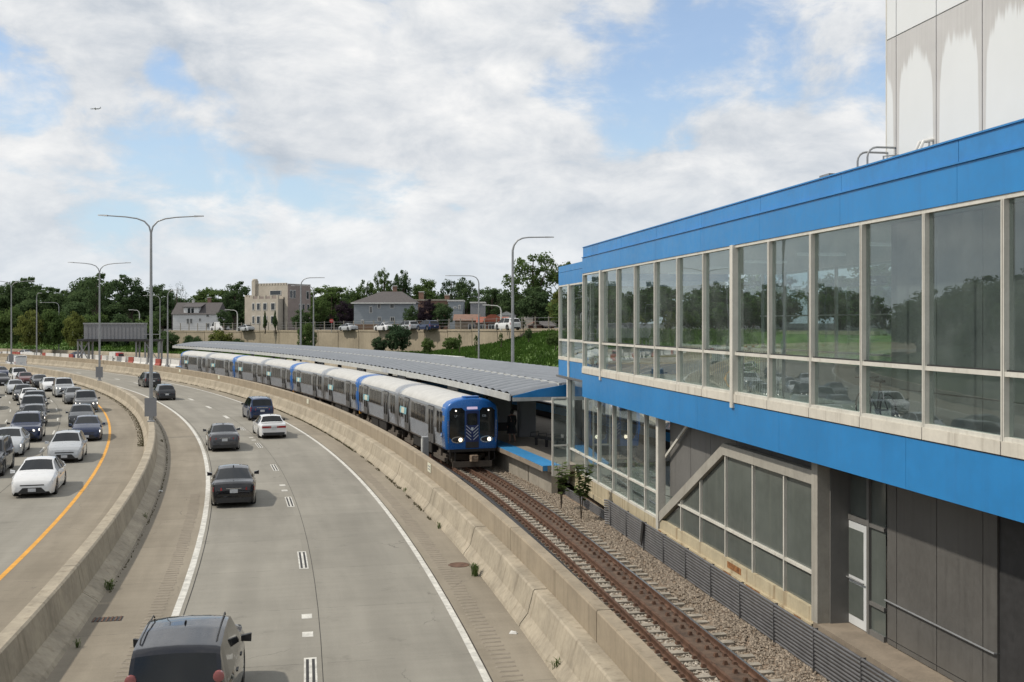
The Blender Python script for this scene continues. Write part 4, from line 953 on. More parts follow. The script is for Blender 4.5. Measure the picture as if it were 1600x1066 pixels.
            out.append(('tail_light', MB().hexa([(sg*hw*.50, yr+.0, zr-h2*.4), (sg*hw*.90, yr+.10, zr-h2), (sg*hw*.93, yr+.30, zr-h2*.6), (sg*hw*.5, yr+.2, zr-h2*.4), (sg*hw*.52, yr+.02, zr+.06), (sg*hw*.88, yr+.12, zr+h2), (sg*hw*.91, yr+.32, zr+h2*.9), (sg*hw*.5, yr+.2, zr+.06)]).mesh('car_tail', [M['tail']], 30), None))
        ym = (s['ws'][1]-.5)*L-.22; zmir = lerp_pts(s['belt'], s['ws'][1])+.09
        mi = MB(); mi.hexa([(sg*hw*.97, ym-.05, zmir-.06), (sg*(hw+.17), ym-.07, zmir-.07), (sg*(hw+.17), ym+.05, zmir-.06), (sg*hw*.97, ym+.08, zmir-.05), (sg*hw*.97, ym-.04, zmir+.04), (sg*(hw+.18), ym-.06, zmir+.09), (sg*(hw+.17), ym+.04, zmir+.08), (sg*hw*.97, ym+.06, zmir+.04)])
        out.append(('mirror', mi.mesh('car_mirror', [M['trim'] if kind in ('bigsuv', 'suv', 'oldsedan') else P0], 30), None))
        for tt in ((s['piv'][0]-.02), (s['ws'][0]+.02)):
            yy_ = (tt-.5)*L; z_ = lerp_pts(s['belt'], tt)-.13; out.append(('door_handle', MB().box(sg*(hw*.985), sg*(hw*1.012), yy_-.11, yy_+.09, z_-.014, z_+.014).mesh('car_handle', [M['trim']]), None))
    gz = zh-.10
    out.append(('grille', MB().hexa([(-hw*.66, yf+.012, gz-.34), (hw*.66, yf+.012, gz-.34), (hw*.66, yf-.16, gz-.34), (-hw*.66, yf-.16, gz-.34), (-hw*.40, yf+.010, gz-.10), (hw*.40, yf+.010, gz-.10), (hw*.44, yf-.2, gz-.10), (-hw*.44, yf-.2, gz-.10)]).mesh('car_grille', [M['trim']]), None))
    out.append(('upper_grille', MB().box(-hw*.52, hw*.52, yf-.12, yf-.008, gz-.02, gz+.025).mesh('car_grille', [M['trim']]), None))
    out.append(('front_plate', MB().box(-.155, .155, yf-.035, yf+.024, gz-.27, gz-.13).mesh('car_plate', [M['plate']]), None))
    rpz = zr-.05 if not big else zr-.10
    out.append(('rear_plate', MB().box(-.155, .155, yr-.014, yr+.06, rpz-.10, rpz+.05).mesh('car_plate', [M['plate']]), None))
    out.append(('rear_bumper', MB().hexa([(-hw*.72, yr-.02, s['gap']+.06), (hw*.72, yr-.02, s['gap']+.06), (hw*.80, yr+.2, s['gap']+.06), (-hw*.80, yr+.2, s['gap']+.06), (-hw*.74, yr-.01, s['gap']+.24), (hw*.74, yr-.01, s['gap']+.24), (hw*.80, yr+.2, s['gap']+.24), (-hw*.80, yr+.2, s['gap']+.24)]).mesh('car_bumper', [M['trim']], 30), None))
    if kind in ('suv', 'bigsuv'):
        rr_ = s['roofw']*hw*1.05
        for sg in (-1, 1): out.append(('roof_rail', MB().tube([(sg*rr_, (.14-.5)*L, H-.06), (sg*rr_, (.17-.5)*L, H+.02), (sg*rr_, (.35-.5)*L, H+.045), (sg*rr_, (.5-.5)*L, H+.035), (sg*rr_, (.53-.5)*L, H-.04)], .014, 6).mesh('car_roofrail', [M['trim']]), None))
        out.append(('tailgate_trim', MB().box(-.42, .42, yr+.02, yr+.075, zr+.10, zr+.135).mesh('car_badge', [M['chrome']]), None))
    else:
        out.append(('trunk_trim', MB().box(-.30, .30, yr-.012, yr+.05, rpz+.07, rpz+.09).mesh('car_badge', [M['chrome']]), None))
    out.append(('roof_antenna', MB().hexa([(-.03, (.36-.5)*L, H), (.03, (.36-.5)*L, H), (.02, (.40-.5)*L, H), (-.02, (.40-.5)*L, H), (-.008, (.355-.5)*L, H+.085), (.008, (.355-.5)*L, H+.085), (.006, (.375-.5)*L, H+.08), (-.006, (.375-.5)*L, H+.08)]).mesh('car_antenna', [M['trim']]), None))
    return out
M['paint_slot'] = paint('neutral paint', (.3, .3, .3))
CARTPL = {}
PAINTS = {}
def pnt(name, col, metal=.3):
    if name not in PAINTS: PAINTS[name] = paint(name+' car paint', col, metal)
    return PAINTS[name]
def make_car(name, label, cat, kind, col, loc, rz, lights=False, group=None, lite=False):
    if kind not in CARTPL: CARTPL[kind] = car_parts(kind)
    root = thing(name, label, cat, loc, rz, group)
    for nm, me, extra in CARTPL[kind]:
        if nm == 'wheel':
            w = thing('wheel', None, None, extra['loc'], 0 if extra['flip'] > 0 else PI); w.parent = root
            link('tyre', extra['tyre'], w); link('rim', extra['rim'], w); link('spokes', extra['sp'], w)
            continue
        if lite and nm in ('door_handle', 'roof_antenna', 'roof_rail', 'trunk_trim', 'tailgate_trim'): continue
        o = link(nm, me, root)
        for sl in o.material_slots:
            if sl.material == M['paint_slot']: sl.link = 'OBJECT'; sl.material = col
            elif lights and nm == 'headlight': sl.link = 'OBJECT'; sl.material = M['lamp_on']
    return root
ink = pnt('ink', (.004, .005, .010), .0); blk = pnt('black', (.010, .010, .012), .2); nvy = pnt('navy', (.010, .020, .060), .4); gry = pnt('grey', (.070, .072, .080), .5); wht = pnt('white', (.66, .67, .68), 0)
slv = pnt('silver', (.42, .44, .46), .5); dgr = pnt('dark grey', (.030, .033, .038), .4); red = pnt('maroon', (.10, .022, .020), .3); blu = pnt('blue', (.012, .030, .085), .4); mid = pnt('mid grey', (.12, .125, .13), .5)
def away(name, label, cat, kind, col, px, py, **kw):
    p = ground(px, py); r, t = rth(p); t += CARS[kind]['L']/2*DPM*R0/(R0+r); return make_car(name, label, cat, kind, col, P(r, t, 0), R(t)+kw.pop('yaw', 0), **kw)
def toward(name, label, cat, kind, col, r, t, **kw):
    t += CARS[kind]['L']/2*DPM; return make_car(name, label, cat, kind, col, P(r, t, 0), R(t)+PI, **kw)
make_car('sport_utility_vehicle', 'large black sport utility vehicle nearest the camera, only roof and rear window in frame', 'car', 'bigsuv', ink, (-6.2, 20.3, 0), R(10.5))
away('sedan', 'black four-door sedan ahead of the large black vehicle, beside the left white line', 'car', 'sedan', blk, 365, 794)
away('sedan', 'grey sedan with red tail lamps left of the white car', 'car', 'sedan', gry, 351, 706)
away('sedan', 'boxy old white sedan with a wide red tail lamp bar', 'car', 'oldsedan', wht, 428, 686)
away('sport_utility_vehicle', 'dark blue sport utility vehicle just ahead of the old white sedan', 'car', 'suv', blu, 410, 658)
away('sport_utility_vehicle', 'dark crossover right beside the nearest lamp post in the left lane', 'car', 'hatch', dgr, 261, 626)
away('sport_utility_vehicle', 'dark sport utility vehicle half hidden behind the nearest lamp post', 'car', 'suv', dgr, 240, 606)
away('cargo_van', 'white cargo van far up the right-hand carriageway at the left of the picture', 'van', 'van', wht, 33, 577)
grp = None
L1 = [('sedan', 'white sedan with black grille at the head of the oncoming queue, nearest of all', 'sedan', wht, -14.25, 15.68, False),
      ('hatchback', 'silver white hatchback second in the lane beside the yellow line', 'hatch', slv, -14.25, 17.79, False),
      ('sedan', 'dark navy sedan with lit headlamps touching the yellow line', 'sedan', nvy, -13.75, 19.71, True),
      ('sport_utility_vehicle', 'dark grey car directly behind the navy sedan', 'hatch', dgr, -14.3, 21.5, False),
      ('sport_utility_vehicle', 'grey off-road vehicle with round lit lamps beside the bend of the yellow line', 'suv', mid, -13.8, 23.87, True),
      ('sedan', 'mid grey car behind the grey off-road vehicle with lit lamps', 'sedan', mid, -14.25, 25.7, False),
      ('sport_utility_vehicle', 'tall pale grey vehicle with lit lamps halfway up the queue by the median', 'bigsuv', slv, -14.45, 27.5, True),
      ('sedan', 'white car with a dark lower front halfway up the queue next to the yellow line', 'sedan', wht, -14.8, 29.4, False),
      ('sedan', 'black car right behind the white car with the dark lower front', 'sedan', blk, -15.0, 30.75, False),
      ('sedan', 'small maroon car far up the oncoming queue', 'hatch', red, -15.7, 32.0, False),
      ('sport_utility_vehicle', 'white sport utility vehicle far up the oncoming queue below the white van', 'suv', wht, -15.3, 33.4, False),
      ('sedan', 'dark blue car far up the oncoming queue with one lit lamp', 'sedan', nvy, -15.5, 35.6, True)]
L2 = [('sport_utility_vehicle', 'dark brown grey car cut by the left picture edge beside the silver sedan', 'suv', dgr, -17.5, 16.9, False),
      ('sedan', 'silver sedan near the left picture edge with one lit lamp', 'sedan', slv, -17.6, 18.45, True),
      ('sport_utility_vehicle', 'navy sport utility vehicle behind the silver sedan with a bright left lamp', 'suv', nvy, -17.35, 19.83, True),
      ('sport_utility_vehicle', 'dark green grey car third in the second oncoming lane', 'hatch', dgr, -17.55, 21.75, True),
      ('sedan', 'charcoal car fourth in the second oncoming lane', 'suv', gry, -17.8, 22.95, False),
      ('sport_utility_vehicle', 'black sport utility vehicle with lit lamps hiding a white car in the second lane', 'suv', blk, -17.7, 24.1, True),
      ('sedan', 'white car hidden behind a black sport utility vehicle in the second lane', 'sedan', wht, -18.0, 25.75, False),
      ('sedan', 'two-tone dark car with pale lower front in the second lane', 'hatch', dgr, -18.35, 26.9, True),
      ('sedan', 'small silver car far up the second oncoming lane', 'sedan', slv, -18.5, 28.75, False),
      ('sedan', 'black car at the left picture edge far up the road with a lit lamp', 'sedan', blk, -18.4, 32.0, True)]
for nm, lb, kd, cl, r, t, li in L1+L2: toward(nm, lb, 'car', kd, cl, r, t, lights=li, group='cars queueing in the oncoming lanes')
for i, (r, t, kd, cl, lb) in enumerate(((-21.3, 18.2, 'sedan', gry, 'grey sedan in the third oncoming lane, outside the left picture edge'), (-21.5, 21.6, 'suv', wht, 'white sport utility vehicle in the third oncoming lane, outside the left picture edge'),
        (-21.4, 25.0, 'sedan', blk, 'black sedan in the third oncoming lane, outside the left picture edge'), (-21.3, 28.4, 'hatch', slv, 'silver hatchback in the third oncoming lane, outside the left picture edge'))):
    toward('sedan', lb, 'car', kd, cl, r, t, group='cars queueing in the oncoming lanes', lite=True)
# ================================================================== TRAIN
TL = 12.1
tc_side = []
def train_profile():
    pr = [(1.30, 1.02), (1.335, 1.06)]
    for k in range(11):
        z = 1.10+k*.078; b = 1.335+.075*min(1, (z-1.0)/1.1); pr += [(b, z), (b+.016, z+.02), (b+.016, z+.05), (b, z+.07)]
    pr += [(1.415, 2.02), (1.42, 2.15), (1.41, 2.6), (1.385, 3.0), (1.35, 3.12)]
    return pr
prof = train_profile()
roofp = [(1.355, 3.125), (1.30, 3.27), (1.10, 3.44), (.75, 3.57), (.35, 3.63), (0, 3.65)]
def loft(secs, mi=0, close=True):
    mb = MB(); n = len(secs[0])
    for s_ in secs: mb.v += [tuple(p) for p in s_]
    for i in range(len(secs)-1):
        for j in range(n-1): mb.f.append((i*n+j, (i+1)*n+j, (i+1)*n+j+1, i*n+j+1)); mb.m.append(0)
    return mb
def both(half): return [(x, z) for x, z in half]+[(-x, z) for x, z in reversed(half[:-1] if half[-1][0] == 0 else half)]
def train_meshes():
    o = {}
    hl = TL/2
    for sg, k in ((1, 'side_l'), (-1, 'side_r')):
        pr = prof if sg > 0 else [(1.30, 1.02), (1.41, 2.02), (1.42, 2.15), (1.35, 3.12)]
        o[k] = loft([[(sg*x, -hl, z) for x, z in pr], [(sg*x, hl, z) for x, z in pr]]).mesh('train_side', [M['stainless']])
    rp = both(roofp)
    m = loft([[(x, -hl+.02, z) for x, z in rp], [(x, -hl+.2, z+.0) for x, z in rp], [(x, hl-.2, z) for x, z in rp], [(x, hl-.02, z) for x, z in rp]])
    o['roof'] = m.mesh('train_roof', [M['train_roof']], 60)
    full = both(prof[:2]+[(1.415, 2.02), (1.42, 2.15), (1.385, 3.0), (1.35, 3.12)]+roofp[1:])
    def endm(m_, bulge, name):
        mb = loft([[(x*1.004, -.45, z+.002) for x, z in full], [(x*1.004, .22, z+.002) for x, z in full], [(x*.992, .36, 1.02+(z-1.02)*.996) for x, z in full], [(x*.965, .36+bulge*.7, 1.02+(z-1.02)*.985) for x, z in full], [(x*.925, .36+bulge, 1.02+(z-1.02)*.97) for x, z in full]])
        n = len(full); mb.f.append(tuple(range(4*n, 5*n))); mb.m.append(0); return mb.mesh(name, [m_], 40)
    o['cab'] = endm(M['train_blue'], .10, 'train_cab'); o['end'] = endm(M['stainless'], .04, 'train_end'); o['floor'] = MB().box(-1.28, 1.28, -hl, hl, .98, 1.04).mesh('train_floor', [M['under']])
    # window, door parts for local +X side
    def pane(y0, y1, z0, z1, m, d, nm, rim=None):
        xs0 = lambda z: 1.40 if z < 2.0 else 1.42-.03*(z-2.15)
        c = .07; ys_ = [(y0+c, z0), (y1-c, z0), (y1, z0+c), (y1, z1-c), (y1-c, z1), (y0+c, z1), (y0, z1-c), (y0, z0+c)]
        return MB().prism([(xs0(z)+d, y, z) for y, z in ys_], (.018, 0, 0)).mesh(nm, [M[m]])
    o['pane'] = pane; return o
TM = train_meshes()
# shared side pieces
def side_piece(y0, y1, z0, z1, m, d, nm): return TM['pane'](y0, y1, z0, z1, m, d, nm)
WIN = [side_piece(-.455, .455, 1.98, 2.96, 'chrome', .004, 'win_rim'), side_piece(-.41, .41, 2.03, 2.91, 'train_glass', .012, 'win')]
WINS = [side_piece(-.30, .30, 1.75, 2.96, 'chrome', .004, 'win_rim'), side_piece(-.25, .25, 1.80, 2.91, 'train_glass', .012, 'win')]
DOOR = [side_piece(-.66, .66, 1.06, 3.05, 'dark_steel', .002, 'door_gap'), side_piece(-.62, -.02, 1.09, 3.0, 'stainless', .012, 'leaf'), side_piece(.02, .62, 1.09, 3.0, 'stainless', .012, 'leaf'),
        side_piece(-.50, -.14, 1.55, 2.85, 'train_glass', .024, 'doorwin'), side_piece(.14, .50, 1.55, 2.85, 'train_glass', .024, 'doorwin')]
BAN = [side_piece(-.95, .95, 2.02, 2.42, 'teal', .02, 'ban'), side_piece(-.42, .42, 2.06, 2.38, 'ivory', .034, 'banp')]
def text_mesh(txt, size, m, ext=.003):
    cu = bpy.data.curves.new('txt', 'FONT'); cu.body = txt; cu.size = size; cu.extrude = ext; cu.align_x = 'CENTER'; cu.align_y = 'CENTER'
    o = bpy.data.objects.new('txt', cu); COL.objects.link(o); dg = bpy.context.evaluated_depsgraph_get(); dg.update()
    me = bpy.data.meshes.new_from_object(o.evaluated_get(dg)); bpy.data.objects.remove(o); me.materials.clear(); me.materials.append(M[m]); return me
bog = MB()
bog.box(-1.05, 1.05, -1.0, 1.0, .38, .62)
for y in (-.85, .85): bog.lathe([(.35, -.07), (.35, .07)], 16, (-.72, y, .35), 'x'); bog.lathe([(.35, -.07), (.35, .07)], 16, (.72, y, .35), 'x'); bog.tube([(-.8, y, .35), (.8, y, .35)], .08, 6)
for sg in (-1, 1): bog.box(sg*1.0, sg*1.18, -1.25, 1.25, .28, .48); bog.box(sg*1.02, sg*1.14, -.3, .3, .5, .9)
BOG = bog.mesh('bogie', [M['under2']])
BX = MB().box(.55, 1.22, -1.1, 1.1, .42, .97, c=.04).mesh('equip', [M['under']])
def train_car(label, t, blue_front, blue_back, lead=False):
    root = thing('train_car', label, 'train car', P(rtrk(t), t, 0), R(t)+PI, 'coupled cars of the stopped train')
    link('body_side', TM['side_l'], root); link('body_side', TM['side_r'], root); link('roof', TM['roof'], root); link('floor_pan', TM['floor'], root)
    hl = TL/2
    a = link('cab_end' if blue_front else 'car_end', TM['cab'] if blue_front else TM['end'], root, (0, hl-.24, 0))
    b = link('cab_end' if blue_back else 'car_end', TM['cab'] if blue_back else TM['end'], root, (0, -hl+.24, 0), PI)
    dpos = (3.05, -3.35)
    for y in dpos:
        d = link('door', DOOR[0], root, (0, y, 0))
        for q in DOOR[1:3]: link('leaf', q, d)
        for q in DOOR[3:]: link('door_window', q, d)
    for y in (-1.55, -.62, .31, 1.24): w_ = link('window_frame', WIN[0], root, (0, y, 0)); link('window', WIN[1], w_)
    for y in (4.65, 5.35, -4.75, -5.5): w_ = link('window_frame', WINS[0], root, (0, y, 0)); link('window', WINS[1], w_)
    n_ = link('banner', BAN[0], root, (0, -3.1 if not lead else -4.3, 0)); link('poster', BAN[1], n_)
    for y in (-3.9, 3.9): link('bogie', BOG, root, (0, y, 0))
    for y in (-1.3, 1.2): link('equipment_box', BX, root, (0, y, 0)); 
    if lead:
        yb = hl-.24+.36+.10
        cab = a
        def fp(nm, m, pts, d=.012, par=root, z=None): return MB().prism([(x, yb+.001, zz2) for x, zz2 in pts], (0, d, 0)).build(nm, M[m], par)
        def rnd_rect(x0, x1, z0, z1, c): return [(x0+c, z0), (x1-c, z0), (x1, z0+c), (x1, z1-c), (x1-c, z1), (x0+c, z1), (x0, z1-c), (x0, z0+c)]
        for x0, x1 in ((-1.20, -.39), (.39, 1.20)):
            w_ = fp('front_window', 'train_glass', rnd_rect(x0, x1, 1.50, 3.14, .15))
        fp('end_door', 'train_navy', rnd_rect(-.36, .36, 1.08, 3.0, .03), .010)
        fp('door_window', 'train_glass', rnd_rect(-.27, .27, 2.25, 2.86, .06), .020)
        fp('kick_plate', 'dark_steel', rnd_rect(-.33, .33, 1.10, 1.40, .03), .022)
        fp('destination_sign', 'dest', rnd_rect(-.28, .28, 3.06, 3.19, .02), .016)
        for k in range(4):
            z_ = 2.12-.17*k
            for sg in (-1, 1): MB().prism([(sg*.32, yb+.012, z_+.14), (sg*.32, yb+.012, z_+.10), (sg*.06, yb+.012, z_-.13), (sg*.06, yb+.012, z_-.09)], (0, .012, 0)).build('chevron', M['cyan'], root)
        fp('emblem', 'cyan', [(-.06, 2.02), (-.06, 2.14), (.06, 2.14), (.06, 2.02), (.0, 1.95)], .026)
        for sg in (-1, 1):
            xm = sg*.76
            ov = [(xm+.34*math.cos(q_)*1.0, 1.52+.17*math.sin(q_)) for q_ in [2*PI*i/20 for i in range(20)]]
            h_ = fp('lamp_housing', 'chrome', ov, .035)
            ov2 = [(xm+.29*math.cos(q_), 1.52+.125*math.sin(q_)) for q_ in [2*PI*i/20 for i in range(20)]]
            fp('lamp_recess', 'black', ov2, .042, h_)
            for dx_ in (-.13, .13):
                inn = (dx_*sg < 0)
                MB().lathe([(.10, 0), (.10, .02), (.04, .03)], 14, (xm+dx_, yb+.043, 1.52), 'y').build('lamp', M['lamp_warm'] if dx_ < 0 else M['dark_steel'], h_)
            MB().lathe([(.035, 0), (.035, .02)], 10, (sg*.86, yb+.014, 3.0), 'y').build('marker_lamp', M['lamp_on'], root)
        o = link('car_number', text_mesh('126', .16, 'cyan'), root, (-.62, yb+.02, 2.72)); o.rotation_euler = (R(90), 0, PI)
        o = link('car_number', text_mesh('L7', .14, 'cyan'), root, (.86, yb+.02, 2.72)); o.rotation_euler = (R(90), 0, PI)
        MB().box(-.42, .42, hl-.4, hl+.12, 3.52, 3.72, c=.1).build('roof_hood', M['train_blue'], root)
        # anticlimber, coupler, pilot
        MB().box(-1.25, 1.25, yb-.25, yb+.06, .90, 1.04, c=.05).build('anticlimber', M['under'], root)
        MB().box(-.09, .09, yb-.2, yb+.35, .52, .66).build('coupler_shank', M['under2'], root); MB().box(-.2, .2, yb+.2, yb+.5, .45, .75, c=.05).build('coupler_head', M['ballast'], root)
        MB().box(-1.05, 1.05, yb-.02, yb+.06, .12, .42, c=.02).build('pilot_board', M['under2'], root)
        for sg in (-1, 1): MB().box(sg*.85, sg*.93, yb-.05, yb+.02, .4, .95).build('pilot_hanger', M['under'], root); MB().tube([(sg*1.15, yb+.03, .95), (sg*1.2, yb+.05, .5), (sg*1.05, yb+.05, .45)], .02, 6).build('air_hose', M['black'], root)
        for sg in (-1, 1): MB().tube([(sg*1.24, yb-.02, 1.3), (sg*1.27, yb+.02, 1.7), (sg*1.27, yb+.01, 2.5)], .018, 6).build('grab_rail', M['chrome'], root)
        MB().lathe([(.12, 0), (.12, .015)], 16, (1.43, hl-.55, 1.72), 'x').build('side_emblem', M['train_blue'], root); MB().lathe([(.07, 0), (.07, .022)], 12, (1.43, hl-.55, 1.72), 'x').build('side_emblem', M['cyan'], root)
    else:
        MB().box(-.1, .1, hl-.1, hl+.3, .5, .66).build('coupler_shank', M['under2'], root)
    if blue_back: MB().box(1.22, 1.36, -hl+.02, -hl+.16, .85, 1.1).build('warning_tag', M['yellow_line'], root)
    return root
ordn = ['leading train car with blue cab front, headlamps and centre door', 'second train car, directly behind the blue-fronted leading car', 'third train car from the front of the train', 'fourth train car from the front of the train',
        'fifth train car from the front of the train', 'sixth train car from the front of the train', 'seventh train car, next to last of the train', 'last train car, farthest along the curve under the canopy end']
for k in range(8):
    t = 16.28+1.072+k*2.142
    train_car(ordn[k], t, k % 2 == 0, k % 2 == 1, k == 0)
# ================================================================== BANK, RETAINING WALL, UPPER STREET
HB = [(8, 6.4), (27, 6.4), (29.3, 6.05), (31.6, 4.0), (34.7, 2.3), (40, 1.6), (48, 1.2), (54, 2.2), (62, 4.0), (78, 5.0)]
WT = [(8, 6.85), (29, 6.7), (36, 6.25), (48, 5.65), (78, 5.5)]
def hb(t): return lerp_pts(HB, t)
def wt(t): return lerp_pts(WT, t)
def polar_sheet(name, rs, ts, zf, m):
    mb = MB()
    for t in ts:
        for r in rs: mb.v.append(P(r, t, zf(r, t)))
    n = len(rs)
    for i in range(len(ts)-1):
        for j in range(n-1): mb.f.append((i*n+j, i*n+j+1, (i+1)*n+j+1, (i+1)*n+j)); mb.m.append(0)
    return structure(mb.build(name, M[m], smooth=60))
def zbank(r, t):
    x = max(0, min(1, (r-37.0)/11.0)); return -.06+(hb(t)+.06)*(x*x*(3-2*x))+.16*math.sin(r*2.1+t*3.7)*x*(1-x)*4*.5+.12*math.sin(t*11+r)*x*(1-x)*2
polar_sheet('grass_bank', frange(37.0, 48.6, .8), frange(8, 78, .4), zbank, 'grass')
polar_sheet('upper_street', [48.2, 52, 60, 80, 120, 200, 330], frange(8, 78, 1), lambda r, t: wt(t)-.22+max(0, r-60)*.006, 'asphalt')
polar_sheet('left_bank', [-120, -80, -60, -50, -44, -38, -34, -32], frange(2, 80, 1.5), lambda r, t: -.05+(5.5 if r < -52 else 5.5*max(0, (-33-r)/19.)), 'scrub')
polar_sheet('near_ground', [9.2, 11, 13, 16.6], frange(2, 80, 1), lambda r, t: -.22, 'dirt')
rw = thing('retaining_wall', 'long beige concrete retaining wall below the upper street', 'wall', P(48.2, 35, 0))
t = 20.0
while t < 49.6:
    e = t+1.15; zt_ = wt((t+e)/2)
    sweep(MB(), [(48.0, -.5), (48.0, zt_-.35), (47.9, zt_-.33), (47.9, zt_), (48.5, zt_), (48.5, -.5)], t+.012, e-.012, .4).build('wall_panel', M['retaining'], rw, world=True); t = e
fn = thing('street_fence', 'fence of pale posts and thin rails along the top of the retaining wall', 'fence', P(48.3, 35, 6))
t = 27.2; pm_ = MB().box(-.08, .08, -.08, .08, 0, 1.7, c=.02).mesh('fence_post', [M['concrete']])
while t < 49.6:
    o = link('fence_post', pm_, fn); o.location = Vector(P(48.25, t, wt(t)))-Vector(fn.location); t += .55
for dz in (.5, 1.0, 1.5):
    mb = MB(); 
    mb.tube([P(48.25, q, wt(q)+dz) for q in frange(27.2, 49.6, .8)], .02, 5); mb.build('fence_rail', M['galv'], fn, world=True)
# ------------------------------------------------------------------ lamp posts
def arm_path(sg, L, rise, z):
    return [(0, 0, z-.9), (sg*.12, 0, z-.45), (sg*.42, 0, z-.12), (sg*.9, 0, z+.06), (sg*1.6, 0, z+.16*rise), (sg*L, 0, z+.26*rise)]
def lamp_double(label, t, top, base=1.04):
    p = P(-9.87, t, base); root = thing('lamp_post', label, 'lamp post', p, R(t)-R(t)*.0, 'tall street lamps along the expressway'); root.rotation_euler = (0, 0, R(t*.25))
    h = top-base
    MB().tube([(0, 0, 0), (0, 0, h*.5), (0, 0, h-.85)], [.13, .105, .075], 12).build('pole', M['galv'], root, smooth=50)
    for sg in (-1, 1):
        a_ = MB().tube(arm_path(sg, 3.25, 1, h), [.06, .055, .05, .045, .04, .035], 8).build('arm', M['galv'], root, smooth=50)
        MB().hexa([(sg*2.75, -.14, h+.19), (sg*3.35, -.1, h+.23), (sg*3.35, .1, h+.23), (sg*2.75, .14, h+.19), (sg*2.75, -.1, h+.28), (sg*3.35, -.06, h+.29), (sg*3.35, .06, h+.29), (sg*2.75, .1, h+.28)]).build('luminaire', M['galv'], root)
    MB().lathe([(.24, 0), (.24, .06), (.15, .1), (.14, .3)], 12).build('base_flange', M['galv'], root)
    MB().box(-.38, .38, -.14, -.11, .35, 1.55).build('sign_plate', M['sign_grey'], root); MB().box(-.15, .15, -.11, .02, .8, .95).build('plate_bracket', M['galv'], root)
    return root
lamp_double('nearest double-armed lamp post standing on the median barrier', 19.9, 14.2)
lamp_double('second double-armed lamp post on the median barrier, left of the nearest', 29.48, 13.9)
lamp_double('farthest double-armed lamp post at the left picture edge', 39.5, 13.7)
def lamp_single(label, r, t, top, sg, base=-.1, L=3.0):
    p = P(r, t, base); root = thing('lamp_post', label, 'lamp post', p, 0, 'tall street lamps along the expressway'); h = top-base
    MB().tube([(0, 0, 0), (0, 0, h*.5), (0, 0, h-1.2)], [.15, .12, .085], 10).build('pole', M['galv'], root, smooth=50)
    MB().tube([(0, 0, h-1.3), (0, 0, h-1.0), (sg*.1, 0, h-.6), (sg*.35, 0, h-.25), (sg*.75, 0, h-.06), (sg*1.2, 0, h), (sg*L, 0, h+.02)], [.085, .08, .07, .062, .055, .05, .04], 8).build('arm', M['galv'], root, smooth=50)
    MB().hexa([(sg*(L-.55), -.13, h-.04), (sg*(L+.1), -.1, h-.02), (sg*(L+.1), .1, h-.02), (sg*(L-.55), .13, h-.04), (sg*(L-.55), -.09, h+.06), (sg*(L+.1), -.06, h+.05), (sg*(L+.1), .06, h+.05), (sg*(L-.55), .09, h+.06)]).build('luminaire', M['galv'], root)
    MB().lathe([(.26, 0), (.26, .08), (.17, .14)], 10).build('base_flange', M['galv'], root)
for a in (('tall single-armed lamp post behind the canopy, arm reaching right', 15.9, 20.23, 13.9, 1), ('single-armed lamp post in front of the garages, arm reaching left', 38.0, 29.58, 13.75, -1, -.1, 4.4),
          ('single-armed lamp post before the castle-like building, arm reaching right', 16.0, 30.85, 13.3, 1), ('single-armed lamp post right of the castle-like building, arm reaching left', 38.0, 38.18, 14.0, -1, -.1, 3.9),
          ('slim lamp post left of the white house, arm reaching right', 16.0, 39.99, 13.1, 1), ('slim lamp post just right of the nearest double lamp, arm reaching left', 38.0, 47.86, 13.4, -1, -.1, 3.6),
          ('slim lamp post left of the sign box, seen end on', 16.0, 49.7, 13.7, .35), ('lamp post left of the sign box with arm reaching left', 38.0, 54.65, 12.4, -1, -.1, 4.6)): lamp_single(*a)
def street_lamp(label, px, D, ytop, sg):
    x = (px-800)/FPX*D; zb_ = wt(rth((x, D))[1])-.2; zt_ = CAM_Z-(ytop-504)*D/FPX; lamp_root = thing('street_lamp', label, 'street lamp', (x, D, zb_), 0, 'small lamps on the upper street'); h = zt_-zb_
    MB().tube([(0, 0, 0), (0, 0, h*.8), (sg*.15, 0, h*.93), (sg*.6, 0, h), (sg*2.2, 0, h+.1)], [.16, .11, .09, .07, .05], 7).build('pole', M['house_trim'], lamp_root, smooth=50)
    MB().box(min(sg*1.7, sg*2.7), max(sg*1.7, sg*2.7), -.12, .12, h+.05, h+.2).build('luminaire', M['house_trim'], lamp_root)
street_lamp('small pale street lamp between the white house and the castle-like building', 371, 226, 485, -1)
street_lamp('small pale street lamp in front of the red-tiled roof', 783, 154, 478, -1)
street_lamp('small street lamp behind the right end of the sign box', 218, 262, 485, -1)
# ------------------------------------------------------------------ sign cabinet on a steel frame
D = 197; k_ = D/FPX
def sx(px): return (px-800)*k_
def szz(y): return CAM_Z-(y-504)*k_
sg_ = thing('sign_cabinet', 'large grey blank-backed sign box on a braced steel platform beyond the median', 'sign', (sx(178), D, 0))
def gb(nm, m, px0, px1, y0, y1, d0, d1): return MB().box(sx(px0)-sx(178), sx(px1)-sx(178), d0, d1, szz(y1), szz(y0)).build(nm, M[m], sg_)
gb('cabinet', 'sign_grey', 131, 225, 507, 530, 0, 1.6); gb('cabinet_roof', 'galv', 130, 225.6, 504.6, 507, -.1, 1.7)
for i in range(1, 16): gb('cabinet_rib', 'sign_grey', 131+i*5.85, 131.5+i*5.85, 507.2, 529.8, -.05, 0)
gb('walkway', 'dark_steel', 122, 250, 530.2, 533.5, -.6, 2.0); gb('handrail', 'galv', 226, 250, 522, 523, -.5, -.4)
for px in (121, 138, 212, 226, 247): gb('leg', 'galv', px, px+2.2, 533.6, 567, -.2, .1); gb('leg', 'galv', px, px+2.2, 533.6, 567, 1.5, 1.8)
